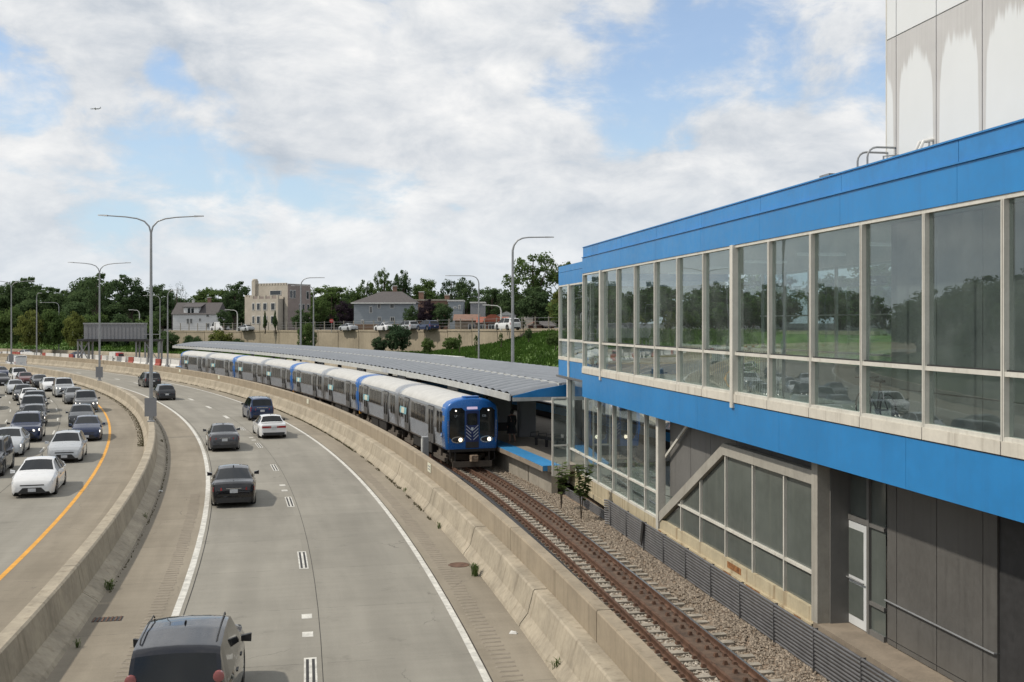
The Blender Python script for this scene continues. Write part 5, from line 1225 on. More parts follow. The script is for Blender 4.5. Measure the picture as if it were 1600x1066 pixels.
for a, b in ((122, 138), (138, 122), (226, 247)):
    MB().tube([(sx(a)-sx(178), -.05, szz(535)), (sx(b)-sx(178), -.05, szz(562))], .09, 6).build('brace', M['galv'], sg_)
# ------------------------------------------------------------------ barricades along the far carriageway
bm_ = MB().prism([(-.28, -.95, 0), (-.28, -.95, .25), (-.12, -.95, .5), (-.1, -.95, 1.15), (.1, -.95, 1.15), (.12, -.95, .5), (.28, -.95, .25), (.28, -.95, 0)], (0, 1.9, 0))
bw = bm_.mesh('barricade', [M['white_board']]); brd = bm_.mesh('barricade', [M['red_plastic']])
t = 35.6; i = 0
while t < 61:
    rdx = i % 6 == 2 or i % 17 == 9
    o = link('barricade', brd if rdx else bw, None, P(16.2+.3*math.sin(i*1.7), t, -.2), R(t)+.06*math.sin(i*2.3)); o.scale = (1, 1, 1.15)
    tag(o, 'red plastic barricade in the row between the white ones at the far curve' if rdx else 'white plastic barricade in the row along the far curve', 'barricade', 'barricades along the far carriageway'); t += .36; i += 1
# ------------------------------------------------------------------ trucks on the far carriageway
def truck(label, r, t, cabm, L=11.5, trail='white_board', h=2.7, sc=1.0):
    root = thing('box_truck', label, 'truck', P(r, t, -.05), R(t)+PI); root.scale = (sc, sc, sc)
    MB().box(-1.25, 1.25, -L/2, L/2-2.6, 1.1, 1.1+h, c=.04).build('cargo_box', M[trail], root)
    for i_ in range(int(L/1.2)): 
        y = -L/2+.4+i_*1.2
        if y < L/2-2.8:
            for sg in (-1, 1): MB().box(sg*1.25, sg*1.265, y-.02, y+.02, 1.12, 1.08+h).build('box_rib', M[trail], root)
    MB().hexa([(-1.15, L/2-2.3, .6), (1.15, L/2-2.3, .6), (1.1, L/2, .6), (-1.1, L/2, .6), (-1.1, L/2-2.3, 2.9), (1.1, L/2-2.3, 2.9), (1.0, L/2-.7, 2.85), (-1.0, L/2-.7, 2.85)]).build('cab', M[cabm], root)
    MB().hexa([(-.98, L/2-.30, 1.75), (.98, L/2-.30, 1.75), (.98, L/2-.5, 1.75), (-.98, L/2-.5, 1.75), (-.92, L/2-.655, 2.68), (.92, L/2-.655, 2.68), (.9, L/2-.9, 2.68), (-.9, L/2-.9, 2.68)]).build('windshield', M['car_glass'], root)
    MB().box(-.5, .5, -L/2+.3, L/2-.5, .6, 1.09).build('chassis', M['under'], root)
    for y in (-L/2+1.0, -L/2+2.2, L/2-1.3):
        for sg in (-1, 1): MB().lathe([(.2, -.14), (.47, -.14), (.5, -.1), (.5, .1), (.47, .14), (.2, .14)], 16, (sg*1.08, y, .5), 'x').build('wheel', M['tyre'], root, smooth=40)
truck('white box truck glimpsed under the canopy beside the platform end', 20.2, 19.4, 'white_board', 14)
truck('second white truck glimpsed between canopy posts above the train', 20.4, 23.2, 'white_board', 12)
truck('third white truck glimpsed under the canopy farther along', 24.2, 26.6, 'red_paint', 12)
truck('white truck with a red cab behind the barricades below the sign box', 20.0, 45.2, 'red_paint', 7.5, h=2.0, sc=.55)
truck('white truck behind the barricades just left of the train end', 19.5, 38.6, 'white_board', 8, h=1.9, sc=.8)
for i, (kd, cl, r, t, lb) in enumerate((('suv', gry, 24, 17.6, 'grey vehicle on the far carriageway seen through the station glass'), ('sedan', red, 21.0, 17.4, 'maroon sedan on the far carriageway beyond the platform bench'), ('sedan', wht, 20.5, 52.0, 'white car behind the barricades left of the sign box'),
        ('suv', slv, 20.4, 55.5, 'silver vehicle behind the barricades near the left edge'), ('sedan', blu, 20.5, 48.2, 'blue car behind the barricades at the sign box legs'))):
    make_car('sedan', lb, 'car', kd, cl, P(r, t, -.05), R(t)+PI, lite=True)
# parked cars on the upper street
for px, D, kd, cl, lb in ((343, 250, 'van', wht, 'white van parked on the upper street between two houses'), (384, 226, 'sedan', slv, 'silver car parked at the foot of the castle-like building'), (544, 197, 'sedan', slv, 'silver car parked left of the grey house'),
        (600, 187, 'sedan', wht, 'white car parked in front of the grey house'), (637, 180, 'suv', slv, 'pale vehicle parked by the dark garden trees'), (668, 174, 'suv', blu, 'blue vehicle parked behind the fence by the garden trees'), (793, 150, 'suv', wht, 'white vehicle parked beside the red-tiled building')):
    x = (px-800)/FPX*D; r, t = rth((x, D)); make_car('parked_car', lb, 'car' if kd != 'van' else 'van', kd, cl, (x, D, wt(t)-.2+max(0, r-60)*.006), R(t), lite=True, group='cars parked on the upper street')
# ================================================================== HOUSES
def zy(y, D): return CAM_Z-(y-504)*D/FPX
def xp(px, D): return (px-800)/FPX*D
def house(name, label, cat, D, px0, px1, ye, yb, depth, wallm, roofm, roof, wins=(), yr=None, rx=None, extra=None, trim='house_trim', winm='glass_house'):
    x0, x1 = xp(px0, D), xp(px1, D); zb, ze = zy(yb, D)-1.2, zy(ye, D); xc = (x0+x1)/2
    root = thing(name, label, cat, (xc, D, zb)); a, b = x0-xc, x1-xc; h = ze-zb
    MB().box(a, b, 0, depth, 0, h).build('wall', M[wallm], root)
    if wallm.startswith('siding'):
        for i in range(int(h/.45)): MB().box(a-.015, b+.015, -.02, 0, .45*i+.42, .45*i+.445).build('siding_board', M[wallm], root)
    if roof == 'hip':
        zr = zy(yr, D)-zb; ra, rb = xp(rx[0], D)-xc, xp(rx[1], D)-xc; o = .5
        mb = MB(); mb.add([(a-o, -o, h), (b+o, -o, h), (b+o, depth+o, h), (a-o, depth+o, h), (ra, depth/2, zr), (rb, depth/2, zr)], [(0, 1, 5, 4), (1, 2, 5), (2, 3, 4, 5), (3, 0, 4), (3, 2, 1, 0)])
        ro = mb.build('roof', M[roofm], root); MB().box(a-o-.02, b+o+.02, -o-.04, -o, h-.22, h+.02).build('eave_board', M[trim], root)
    elif roof == 'gable':
        zr = zy(yr, D)-zb; o = .35
        mb = MB(); mb.add([(a-o, -o, h-.1), (b+o, -o, h-.1), (b+o, depth+o, h-.1), (a-o, depth+o, h-.1), (a-o, depth/2, zr), (b+o, depth/2, zr)], [(0, 1, 5, 4), (2, 3, 4, 5), (3, 2, 1, 0), (0, 4, 3), (1, 2, 5)])
        ro = mb.build('roof', M[roofm], root)
        for xx, dx in ((a-.02, .03), (b, .03)): MB().prism([(xx, 0, h-.1), (xx, depth, h-.1), (xx, depth/2, zr-.25)], (dx, 0, 0)).build('gable_wall', M[wallm], root)
    elif roof == 'gable_y':
        zr = zy(yr, D)-zb; o = .35; m_ = (a+b)/2
        ro = MB().add([(a-o, -o, h-.1), (m_, -o, zr), (b+o, -o, h-.1), (a-o, depth+o, h-.1), (m_, depth+o, zr), (b+o, depth+o, h-.1)], [(0, 1, 4, 3), (1, 2, 5, 4), (0, 3, 5, 2)]).build('roof', M[roofm], root)
        MB().prism([(a, -.02, h-.1), (b, -.02, h-.1), (m_, -.02, zr-.2)], (0, .05, 0)).build('gable_wall', M[wallm], root)
    else:
        ro = MB().box(a-.15, b+.15, -.15, depth+.15, h, h+.3).build('roof', M[roofm], root)
    for w in wins:
        px, py, ww, hh = w[:4]; k = D/FPX; cx_, cz = xp(px, D)-xc, zy(py, D)-zb; ww, hh = ww*k/2, hh*k/2
        f = MB().box(cx_-ww-.12, cx_+ww+.12, -.07, -.005, cz-hh-.12, cz+hh+.12).build('window', M[trim], root); MB().box(cx_-ww, cx_+ww, -.09, -.071, cz-hh, cz+hh).build('pane', M[winm], f)
        MB().box(cx_-.03, cx_+.03, -.10, -.091, cz-hh, cz+hh).build('glazing_bar', M[trim], f)
    return root, xc, zb, ro
def chimney(root, xc, zb, D, px, y0, y1, m, dy_=3.0, w=.5):
    c = xp(px, D)-xc; o = MB().box(c-w, c+w, dy_, dy_+1.0, zy(y1, D)-zb-1.5, zy(y0, D)-zb).build('chimney', M[m], root); MB().box(c-w-.08, c+w+.08, dy_-.08, dy_+1.08, zy(y0, D)-zb, zy(y0, D)-zb+.15).build('chimney_cap', M['house_trim'], root)
# white house
r_, xc, zb, ro = house('white_house', 'white sided house with grey gable roof and a dormer above the retaining wall', 'house', 258, 270, 338, 490.6, 514, 9, 'siding_white', 'shingle', 'gable',
    [(293.5, 502, 2.6, 7), (298.8, 502, 2.6, 7), (312.5, 499.7, 2, 4), (324.5, 493.4, 3.2, 3.2), (325, 508.5, 3, 6)], yr=472.4)
k = 258/FPX; a, b = xp(286.6, 258)-xc, xp(310, 258)-xc; z0, z1 = zy(490, 258)-zb, zy(480.5, 258)-zb
MB().box(a, b, .2, 4.4, z0-.4, z1).build('dormer_wall', M['siding_white'], r_); MB().hexa([(a-.3, -.1, z1), (b+.6, -.1, z1), (b+.6, 5.2, z1+1.1), (a-.3, 5.2, z1+1.1), (a-.3, -.1, z1+.15), (b+.6, -.1, z1+.15), (b+.6, 5.2, z1+1.25), (a-.3, 5.2, z1+1.25)]).build('dormer_roof', M['shingle'], r_)
for px in (295, 300.5): c = xp(px, 258)-xc; MB().box(c-.3, c+.3, .15, .199, z0+.1, z1-.2).build('dormer_window', M['glass_house'], r_)
chimney(r_, xc, zb, 258, 317, 464.5, 474, 'brick', 5, .35); chimney(r_, xc, zb, 258, 291.5, 469, 474, 'house_trim', 5, .2)
MB().box(xp(262, 258)-xc, xp(270, 258)-xc, 3, 9, 0, zy(484, 258)-zb).build('side_wing', M['shingle'], r_)
# castle-like building
D = 228; cx0 = xp(450, D); z0 = 5.0
ca = thing('castle_building', 'pale three-storey stone building with crenellated top and balcony bay', 'building', (cx0, D, z0), R(-30))
def cb_(nm, m, x0, x1, y0, y1, za, zb_, par=ca): return MB().box(x0, x1, y0, y1, za, zb_).build(nm, M[m], par)
Ht = zy(446, D)-z0
cb_('main_wall', 'limestone', -9.3, -.12, .02, 7.0, 0, Ht); cb_('side_wing', 'mauve_brick', -.11, 0, .0, 7.3, 0, Ht+.25); cb_('roof', 'concrete', -9.25, -.15, .05, 6.9, Ht, Ht+.1)
for i in range(11): cb_('merlon', 'limestone', -9.2+i*.82, -9.2+i*.82+.5, 0, .35, Ht+.0, Ht+.55)
cb_('coping', 'house_trim', -.16, .06, -.05, 7.35, Ht+.25, Ht+.4)
cb_('corner_tower', 'limestone', -10.1, -9.1, -.5, .6, 0, Ht+1.1)
MB().lathe([(.62, 0), (.62, .25), (.5, .45), (.0, .5)], 12, (-9.6, .05, Ht+1.1)).build('tower_cap', M['limestone'], ca); cb_('slit_window', 'glass_house', -9.72, -9.45, -.53, -.501, 1, Ht-3)
hw_ = zy(462, D)-z0
cb_('left_wing', 'limestone', -13.6, -10.11, 1.0, 7, 0, hw_-.2)
for i in range(5): cb_('merlon', 'limestone', -13.6+i*.78, -13.6+i*.78+.45, 1.0, 1.4, hw_-.2, hw_+.25)
bh = zy(467, D)-z0
cb_('bay', 'limestone', -9.0, -1.3, -1.7, 0, 0, bh)
for i in range(5): cb_('balustrade_pier', 'limestone', -9.0+i*1.8, -9.0+i*1.8+.5, -1.7, -1.35, bh, bh+.75)
for i in range(4): cb_('balustrade_panel', 'mauve_brick', -8.49+i*1.8, -7.21+i*1.8, -1.62, -1.45, bh, bh+.55)
for zc, hh in ((zy(479, D)-z0, 1.35), (zy(500, D)-z0, 1.5)):
    for xx, ww in ((-8.4, .45), (-6.9, .8), (-5.0, .9), (-2.7, 1.0)):
        f = cb_('window', 'house_trim', xx-ww/2-.14, xx+ww/2+.14, -1.78, -1.701, zc-hh/2-.14, zc+hh/2+.14); cb_('pane', 'glass_house', xx-ww/2, xx+ww/2, -1.81, -1.781, zc-hh/2, zc+hh/2, f)
f = cb_('window', 'house_trim', -5.2, -1.9, -.07, .015, zy(461, D)-z0, zy(453.6, D)-z0); cb_('pane', 'glass_house', -5.05, -2.05, -.09, -.071, zy(460.4, D)-z0, zy(454, D)-z0, f)
for yy_, zc, hh in ((1.0, 459.5, 1.6), (2.0, 459.5, 1.6), (6.3, 460.5, 1.6), (3.9, 480, 1.3), (4.9, 480, 1.3), (6.5, 480, 1.3)):
    zc = zy(zc, D)-z0; f = cb_('window', 'house_trim', .0, .05, yy_-.42, yy_+.42, zc-hh/2-.1, zc+hh/2+.1); cb_('pane', 'glass_house', .051, .07, yy_-.34, yy_+.34, zc-hh/2, zc+hh/2, f)
cb_('downpipe', 'dark_steel', -1.2, -1.05, -.12, -.0, 0, bh+.4)
# grey hipped house
r_, xc, zb, ro = house('grey_house', 'large blue-grey sided house with dark hipped roof', 'house', 205, 553, 646, 473, 516, 10, 'siding_grey', 'shingle', 'hip',
    [(579.4, 484, 3, 9), (592.5, 478.4, 3.6, 5.5), (612.6, 478.4, 5, 5.5), (593, 498.8, 3.6, 5.5), (613, 498.8, 5, 5.5), (566, 502.7, 2, 4)], yr=454.5, rx=(591, 624))
chimney(r_, xc, zb, 205, 612, 446, 455, 'brick', 5, .4)
# further houses
r_, xc, zb, ro = house('brick_house', 'brown brick flat-roofed house behind the garden trees', 'house', 222, 640, 699, 470, 514, 9, 'brick', 'concrete', 'flat', [(650, 480, 3, 5)]); chimney(r_, xc, zb, 222, 656, 456, 468, 'brick'); chimney(r_, xc, zb, 222, 697, 461, 470, 'brick')
house('pale_house', 'small pale grey flat-roofed house right of the dark garden trees', 'house', 215, 700, 723, 471, 514, 8, 'siding_grey', 'house_trim', 'flat', [(718, 480, 2, 5), (711, 481, 3, 1.5)])
house('blue_house', 'dark blue flat-roofed house behind the middle lamp post', 'house', 215, 735, 757, 474, 514, 8, 'sign_grey', 'house_trim', 'flat', [])
house('garage', 'tan garage with two dark doors left of the middle lamp post', 'garage', 172, 711, 746, 500, 518, 6, 'ledge', 'brick', 'gable', [(737, 511, 9, 8)], yr=491)
r_, xc, zb, ro = house('tiled_building', 'low building with a red tile roof and a round hump', 'building', 166, 747, 792, 503, 518, 7, 'brick', 'clay', 'gable', [(754, 511, 8, 7), (768, 511, 8, 7)], yr=495)
c = xp(770, 166)-xc; MB().prism([(c-1.6, -.3, zy(503, 166)-zb), (c-.9, -.3, zy(494, 166)-zb), (c-.4, -.3, zy(491.5, 166)-zb), (c+.4, -.3, zy(491.5, 166)-zb), (c+.9, -.3, zy(494, 166)-zb), (c+1.6, -.3, zy(503, 166)-zb)], (0, 1.2, 0)).build('roof_hump', M['clay'], r_)
house('white_gabled_house', 'distant white gabled house above the red-tiled building', 'house', 210, 777, 806, 492, 514, 8, 'siding_white', 'house_trim', 'gable_y', [], yr=485)
house('brick_garage', 'small brick garage with a front gable at the right end of the wall', 'garage', 158, 826, 846, 508, 518, 5, 'brick', 'clay', 'gable_y', [(836, 510, 2, 2)], yr=502.5)
house('brick_garage', 'low brick garage with dark doors beside the front-gabled one', 'garage', 160, 847, 866, 509, 518, 6, 'brick', 'shingle', 'gable', [(855, 513, 8, 4)], yr=502.5)
house('plain_house', 'plain beige house wall behind the small brick garage', 'house', 200, 819, 833, 493, 514, 6, 'limestone', 'shingle', 'flat', [])
# timber fence in front of the grey house
tf = thing('timber_fence', 'brown timber board fence at the foot of the grey house', 'fence', (xp(585, 196), 196, zy(516, 196)-.6))
for i in range(46): MB().box(-3.6+i*.2, -3.6+i*.2+.18, 0, .04, 0, 1.75).build('board', M['wood_fence'], tf)
ssn = thing('stop_sign', 'red octagonal stop sign on the upper street right of the castle-like building', 'sign', (xp(518, 200), 200, 5.6))
MB().tube([(0, 0, 0), (0, 0, 2.3)], .05, 6).build('post', M['galv'], ssn); MB().prism([(.40*math.cos(PI/8+i*PI/4), -.06, 2.2+.40*math.sin(PI/8+i*PI/4)) for i in range(8)], (0, .04, 0)).build('plate', M['red_paint'], ssn)
o = link('lettering', text_mesh('STOP', .28, 'white_board'), ssn, (0, -.065, 2.2)); o.rotation_euler = (R(90), 0, 0)
# ================================================================== TREES AND PLANTS
def leaf_mesh(name, seed, clumps, per, leaf, shape='round', shell=.55, cr=.33):
    rs = np.random.RandomState(seed); ctr = []
    lump = rs.normal(0, 1, (9, 3)); lump /= np.linalg.norm(lump, axis=1)[:, None]; amp = rs.uniform(-.22, .2, 9)
    while len(ctr) < clumps:
        d = rs.normal(0, 1, 3); d /= np.linalg.norm(d)
        rad = (shell+(1-shell)*rs.rand()**.6)*(1+(amp*np.clip(lump@d, 0, 1)**3).sum()*1.6)
        p = d*rad
        if shape == 'round' and p[2] < -.75: continue
        if shape == 'cone': p = np.array([p[0]*(.5-.5*p[2])*.95, p[1]*(.5-.5*p[2])*.95, p[2]])
        if shape == 'bush' and p[2] < -.35: p[2] = -.35-.3*rs.rand()
        ctr.append(p)
    ctr = np.array(ctr); n = clumps*per
    cc = np.repeat(ctr, per, 0); d = rs.normal(0, 1, (n, 3)); d /= np.linalg.norm(d, axis=1)[:, None]
    rr = np.repeat(cr*rs.uniform(.55, 1.15, clumps), per)
    pos = cc+d*(rr*rs.rand(n)**.4)[:, None]*np.array([1, 1, .75])
    nrm = d*.9+cc*.35+rs.normal(0, .55, (n, 3))+np.array([0, 0, .25]); nrm /= np.linalg.norm(nrm, axis=1)[:, None]
    a = np.cross(nrm, rs.normal(0, 1, (n, 3))); a /= np.linalg.norm(a, axis=1)[:, None]; b = np.cross(nrm, a)
    s = leaf*rs.uniform(.6, 1.35, n)[:, None]
    v = np.stack([pos-a*s*1.3, pos-b*s*.6+a*s*.1, pos+a*s*1.3, pos+b*s*.6-a*s*.1], 1).reshape(-1, 3)
    me = bpy.data.meshes.new(name); me.from_pydata(v.tolist(), [], np.arange(4*n).reshape(-1, 4).tolist()); return me, ctr
CROWN = {}
for nm, a in {'round': (11, 90, 62, .055, 'round', .5, .30), 'round2': (23, 80, 66, .058, 'round', .5, .33), 'wide': (5, 110, 56, .048, 'round', .55, .27), 'sparse': (37, 62, 60, .044, 'round', .3, .24), 'sparse2': (41, 52, 56, .05, 'round', .25, .26),
              'cone': (8, 80, 56, .06, 'cone', .4, .22), 'bush': (15, 70, 60, .065, 'bush', .4, .32), 'bush2': (16, 60, 66, .07, 'bush', .45, .36), 'twig': (18, 34, 34, .022, 'round', .35, .26)}.items(): CROWN[nm] = leaf_mesh('crown_'+nm, *a)
CM = {}
def crown_data(kind, m):
    if (kind, m) not in CM:
        me = CROWN[kind][0].copy(); me.materials.clear(); me.materials.append(M[m]); CM[kind, m] = me
    return CM[kind, m]
def plant(name, label, cat, base, h, w, kind, m, trunk=.3, group=None, d=None):
    root = thing(name, label, cat, base, 0, group); d = d or w
    ch = h*(1-trunk)/2; zc = h-ch
    if trunk > .02:
        tb = MB(); r0 = .018*h+.05; tb.tube([(0, 0, -.3), (.02*h, 0, h*trunk*.6), (0, .01*h, zc), (.01*h, 0, zc+ch*.6)], [r0*1.3, r0, r0*.6, r0*.2], 7)
        cs = CROWN[kind][1]; rs_ = random.Random(len(label))
        for i in range(9):
            c = cs[rs_.randrange(len(cs))]; p0 = Vector((0, 0, h*trunk*(.7+.05*i))); p1 = Vector((c[0]*w/2*.85, c[1]*d/2*.85, zc+c[2]*ch*.85))
            if p1.z > p0.z: tb.tube([p0, (p0+p1)/2+Vector((0, 0, .06*h)), p1], [r0*.45, r0*.28, r0*.1], 5)
        tb.build('trunk', M['bark'], root, smooth=60)
    else: MB().tube([(0, 0, -.2), (.05, 0, h*.4)], [.07, .03], 5).build('stem', M['bark'], root)
    o = link('crown' if trunk > .02 else 'foliage', crown_data(kind, m), root, (0, 0, zc)); o.scale = (w/2*.82, d/2*.82, ch*.86); o.rotation_euler = (0, 0, (len(label)*1.37) % 6.28)
    return root
def tree(label, px, ytop, D, wpx, kind, m, zb=None, trunk=.3, name='tree', cat='tree', group=None, d=None):
    x = xp(px, D); z = zb if zb is not None else wt(rth((x, D))[1])-.4
    return plant(name, label, cat, (x, D, z), zy(ytop, D)-z, wpx*D/FPX, kind, m, trunk, group, d)
G1 = 'trees standing behind the houses'
for a in (('tall spiky dark tree above the sign box, left one', 150, 428, 285, 46, 'sparse', 'leaf_dark'), ('dark round tree above the middle of the sign box', 205, 433, 292, 74, 'round', 'leaf_dark'), ('dark tree behind the nearest lamp post', 250, 442, 296, 66, 'round2', 'leaf_dark'),
          ('thin twiggy grey tree left of the white house roof', 276, 436, 283, 40, 'twig', 'leaf_blue'), ('broad green tree behind the white house', 330, 441, 292, 84, 'wide', 'leaf_mid'), ('green tree between white house and castle-like building', 366, 443, 288, 60, 'round', 'leaf_dark'),
          ('broad domed green tree right of the castle-like building', 518, 437, 280, 88, 'wide', 'leaf_mid'), ('dark tree filling the gap left of the grey house roof', 553, 452, 276, 50, 'round2', 'leaf_dark'), ('tallest ragged tree above the grey house roof', 600, 411, 268, 44, 'sparse', 'leaf_mid'), ('loose tree over the left slope of the grey house roof', 573, 427, 272, 46, 'sparse2', 'leaf_mid'),
          ('dark rounded tree right of the grey house chimney', 629, 427, 268, 40, 'round', 'leaf_dark'), ('green tree above the brick house chimney', 664, 433, 270, 62, 'round2', 'leaf_mid'), ('feathery grey-green tree under the lamp arm', 705, 428, 262, 54, 'sparse', 'leaf_blue'), ('dark tree left of the middle lamp post', 728, 437, 258, 42, 'round', 'leaf_dark'),
          ('dark broad tree between the two lamp posts', 768, 440, 250, 66, 'wide', 'leaf_dark'), ('dark low tree behind the red-tiled building', 800, 455, 236, 56, 'round', 'leaf_dark'), ('huge open-crowned tree right of the tall lamp post', 832, 384, 205, 108, 'sparse', 'leaf_mid'), ('tall open tree cut off by the station roof', 886, 394, 200, 74, 'sparse2', 'leaf_mid'),
          ('dark tree under the huge open-crowned tree', 838, 446, 186, 70, 'round2', 'leaf_dark'), ('dark tree behind the left edge of the station', 890, 440, 185, 60, 'round', 'leaf_dark')): tree(*a, trunk=.22, group=G1)
for a in (('bright yellow-green tree touching the station corner', 876, 452, 148, 44, 'round2', 'leaf_yellow', None, .12), ('dark purple tree left of the grey house', 541, 473, 214, 44, 'round', 'leaf_purple', None, .1), ('dark evergreen in front of the grey house wall', 643, 476, 184, 34, 'round2', 'leaf_dark', None, .08),
          ('dark purple-leaved tree between two evergreens', 665, 470, 182, 38, 'round', 'leaf_purple', None, .1), ('dense dark evergreen right of the purple-leaved tree', 690, 467, 182, 40, 'bush2', 'leaf_dark', None, .05), ('tree in front of the right wing of the castle-like building', 500, 468, 216, 42, 'round', 'leaf_mid', None, .15),
          ('dark shrub tree at the right foot of the castle-like building', 472, 482, 216, 36, 'round2', 'leaf_dark', None, .1), ('left small conifer before the castle-like building', 414, 486, 218, 14, 'cone', 'leaf_dark', None, .08), ('right small conifer before the castle-like building', 430, 485, 218, 15, 'cone', 'leaf_dark', None, .08),
          ('dark bush tree right of the white house', 352, 486, 245, 34, 'round', 'leaf_dark', None, .1), ('dark trees left of the white house', 254, 476, 262, 40, 'round2', 'leaf_dark', None, .1), ('thin dark cypress-like tree before the brick garages', 817, 495, 152, 12, 'sparse2', 'leaf_dark', None, .1)): tree(*a)
# shrubs growing below the wall
def shrub(label, px, ytop, ybase, D, wpx, kind, m): x = xp(px, D); z = zy(ybase, D); plant('shrub', label, 'shrub', (x, D, z), zy(ytop, D)-z, wpx*D/FPX, kind, m, .015, 'shrubs below the retaining wall')
for a in (('big olive shrub before the wall below the grey house', 622, 500, 556, 172, 46, 'bush2', 'leaf_blue'), ('smaller olive shrub left of the big one', 592, 524, 556, 172, 34, 'bush', 'leaf_blue'), ('tall green shrub between the two lamp posts before the wall', 480, 497, 556, 196, 34, 'bush2', 'leaf_mid'),
          ('yellow-green shrub before the wall below the white van', 344, 513, 552, 228, 46, 'bush', 'leaf_yellow'), ('dark shrub left of the yellow-green one', 300, 520, 552, 234, 34, 'bush2', 'leaf_dark'), ('dark shrub mass at the left end of the wall', 262, 512, 556, 240, 40, 'bush2', 'leaf_dark'), ('low dark shrub right of the yellow-green one', 372, 527, 552, 224, 26, 'bush', 'leaf_dark'),
          ('shrub at the foot of the wall right of the big olive shrub', 668, 526, 556, 158, 26, 'bush', 'leaf_mid'), ('shrub on the bank under the tan garage', 706, 524, 550, 150, 36, 'bush2', 'leaf_mid'), ('narrow sapling against the wall below the tan garage', 718, 516, 548, 146, 9, 'sparse2', 'leaf_mid'), ('narrow sapling left of the middle lamp post', 744, 519, 546, 142, 9, 'sparse2', 'leaf_mid'),
          ('narrow sapling right of the middle lamp post', 783, 516, 540, 138, 9, 'sparse2', 'leaf_mid'), ('bush at the top of the bank below the brick garages', 826, 512, 532, 134, 16, 'bush', 'leaf_dark'), ('bush on the bank against the station corner', 868, 515, 545, 124, 34, 'bush2', 'leaf_mid')): shrub(*a)
# bushes along the left half of the far bank
for i, (px, yt, yb, D, w_, kd, m_, lb) in enumerate(((12, 470, 548, 262, 60, 'bush2', 'leaf_mid', 'green bush tree at the left picture edge behind the far lamp'), (48, 480, 548, 255, 52, 'bush', 'leaf_yellow', 'yellowish bush left of the sign box, second from the picture edge'), (84, 474, 548, 258, 56, 'bush2', 'leaf_mid', 'green bush between the two slim lamps left of the sign box'),
        (118, 483, 549, 250, 48, 'bush', 'leaf_yellow', 'yellow-green bush touching the left end of the sign box'), (150, 480, 550, 262, 50, 'bush2', 'leaf_mid', 'green bush behind the sign box, left half'), (190, 486, 552, 258, 54, 'bush', 'leaf_dark', 'dark bush behind the sign box, right half'), (230, 486, 555, 252, 50, 'bush2', 'leaf_mid', 'green bush right of the sign box'), (-40, 468, 548, 262, 70, 'bush2', 'leaf_mid', 'green bush tree just outside the left picture edge'))):
    x = xp(px, D); z = zy(yb, D)-.5; plant('bush_tree', lb, 'tree', (x, D, z), zy(yt, D)-z, w_*D/FPX, kd, m_, .02, 'bush trees on the far left bank')
# far woodland that reads as one mass
def mass(name, label, pts, kind, m):
    src = CROWN[kind][0]; v = np.zeros(len(src.vertices)*3); src.vertices.foreach_get('co', v); v = v.reshape(-1, 3); V = []
    for x, y, z, w_, h in pts: V.append(v*np.array([w_*.6, w_*.6, h*.46])+np.array([x, y, z]))
    V = np.concatenate(V); me = bpy.data.meshes.new(name); me.from_pydata(V.tolist(), [], np.arange(len(V)).reshape(-1, 4).tolist()); me.materials.append(M[m])
    return tag(link(name, me), label, 'woodland', kind='stuff')
rs_ = random.Random(5); pts = []
for i in range(34):
    px = -420+i*17+rs_.uniform(-5, 5); D = rs_.uniform(318, 345); yt = 452+10*math.sin(i*.9)+rs_.uniform(-4, 5)
    if px > 110: yt -= 6
    h = zy(yt, D)-3; pts.append((xp(px, D), D, 3+h/2, rs_.uniform(9, 13), h))
mass('woodland', 'dark wooded ridge behind the bushes at the left of the picture', pts, 'round', 'leaf_dark')
pts = []
for i in range(40):
    px = 120+i*20+rs_.uniform(-6, 6); D = rs_.uniform(300, 335); h = zy(462+rs_.uniform(-5, 5), D)-4; pts.append((xp(px, D), D, 4+h/2, rs_.uniform(9, 12), h))
mass('woodland', 'dark belt of distant trees closing the view behind the houses', pts, 'round2', 'leaf_dark')
# trees on the near left bank, mirrored in the station windows
rs_ = random.Random(9)
for i in range(30):
    t = 1.5+i*1.45; r = -50-rs_.uniform(0, 9); h = rs_.uniform(8.5, 12.5)
    plant('tree', 'leafy tree on the left bank beyond the oncoming lanes, mirrored in the station windows', 'tree', P(r, t, 4.6), h, rs_.uniform(10, 14), ('round', 'round2', 'wide')[i % 3], ('leaf_dark', 'leaf_mid')[i % 2], .04, 'trees on the left bank')
for i in range(20):
    q_ = i/19; rs2 = random.Random(i*3+1); x_, y_ = -58-88*q_+rs2.uniform(-3, 3), 66+130*q_+rs2.uniform(-3, 3)
    plant('tree', 'leafy tree on the left bank beyond the oncoming lanes, mirrored in the station windows', 'tree', (x_, y_, 1.2), rs2.uniform(10, 13), rs2.uniform(11, 15), ('round', 'round2', 'wide')[i % 3], ('leaf_dark', 'leaf_mid')[i % 2], .04, 'trees on the left bank')
for i in range(26):
    q_ = i/25; rs2 = random.Random(i*5+2); x_, y_ = (8+76*q_, 132+rs2.uniform(0, 40)) if i % 4 else (48+40*q_, 62+46*q_); r2, t2 = rth((x_, y_))
    plant('tree', 'leafy tree on the right-hand street side, seen only through the station windows', 'tree', (x_, y_, 5.6), rs2.uniform(7, 11), rs2.uniform(10, 14), ('round', 'round2', 'wide')[i % 3], ('leaf_dark', 'leaf_mid')[i % 2], .04, 'trees seen through the station glass')
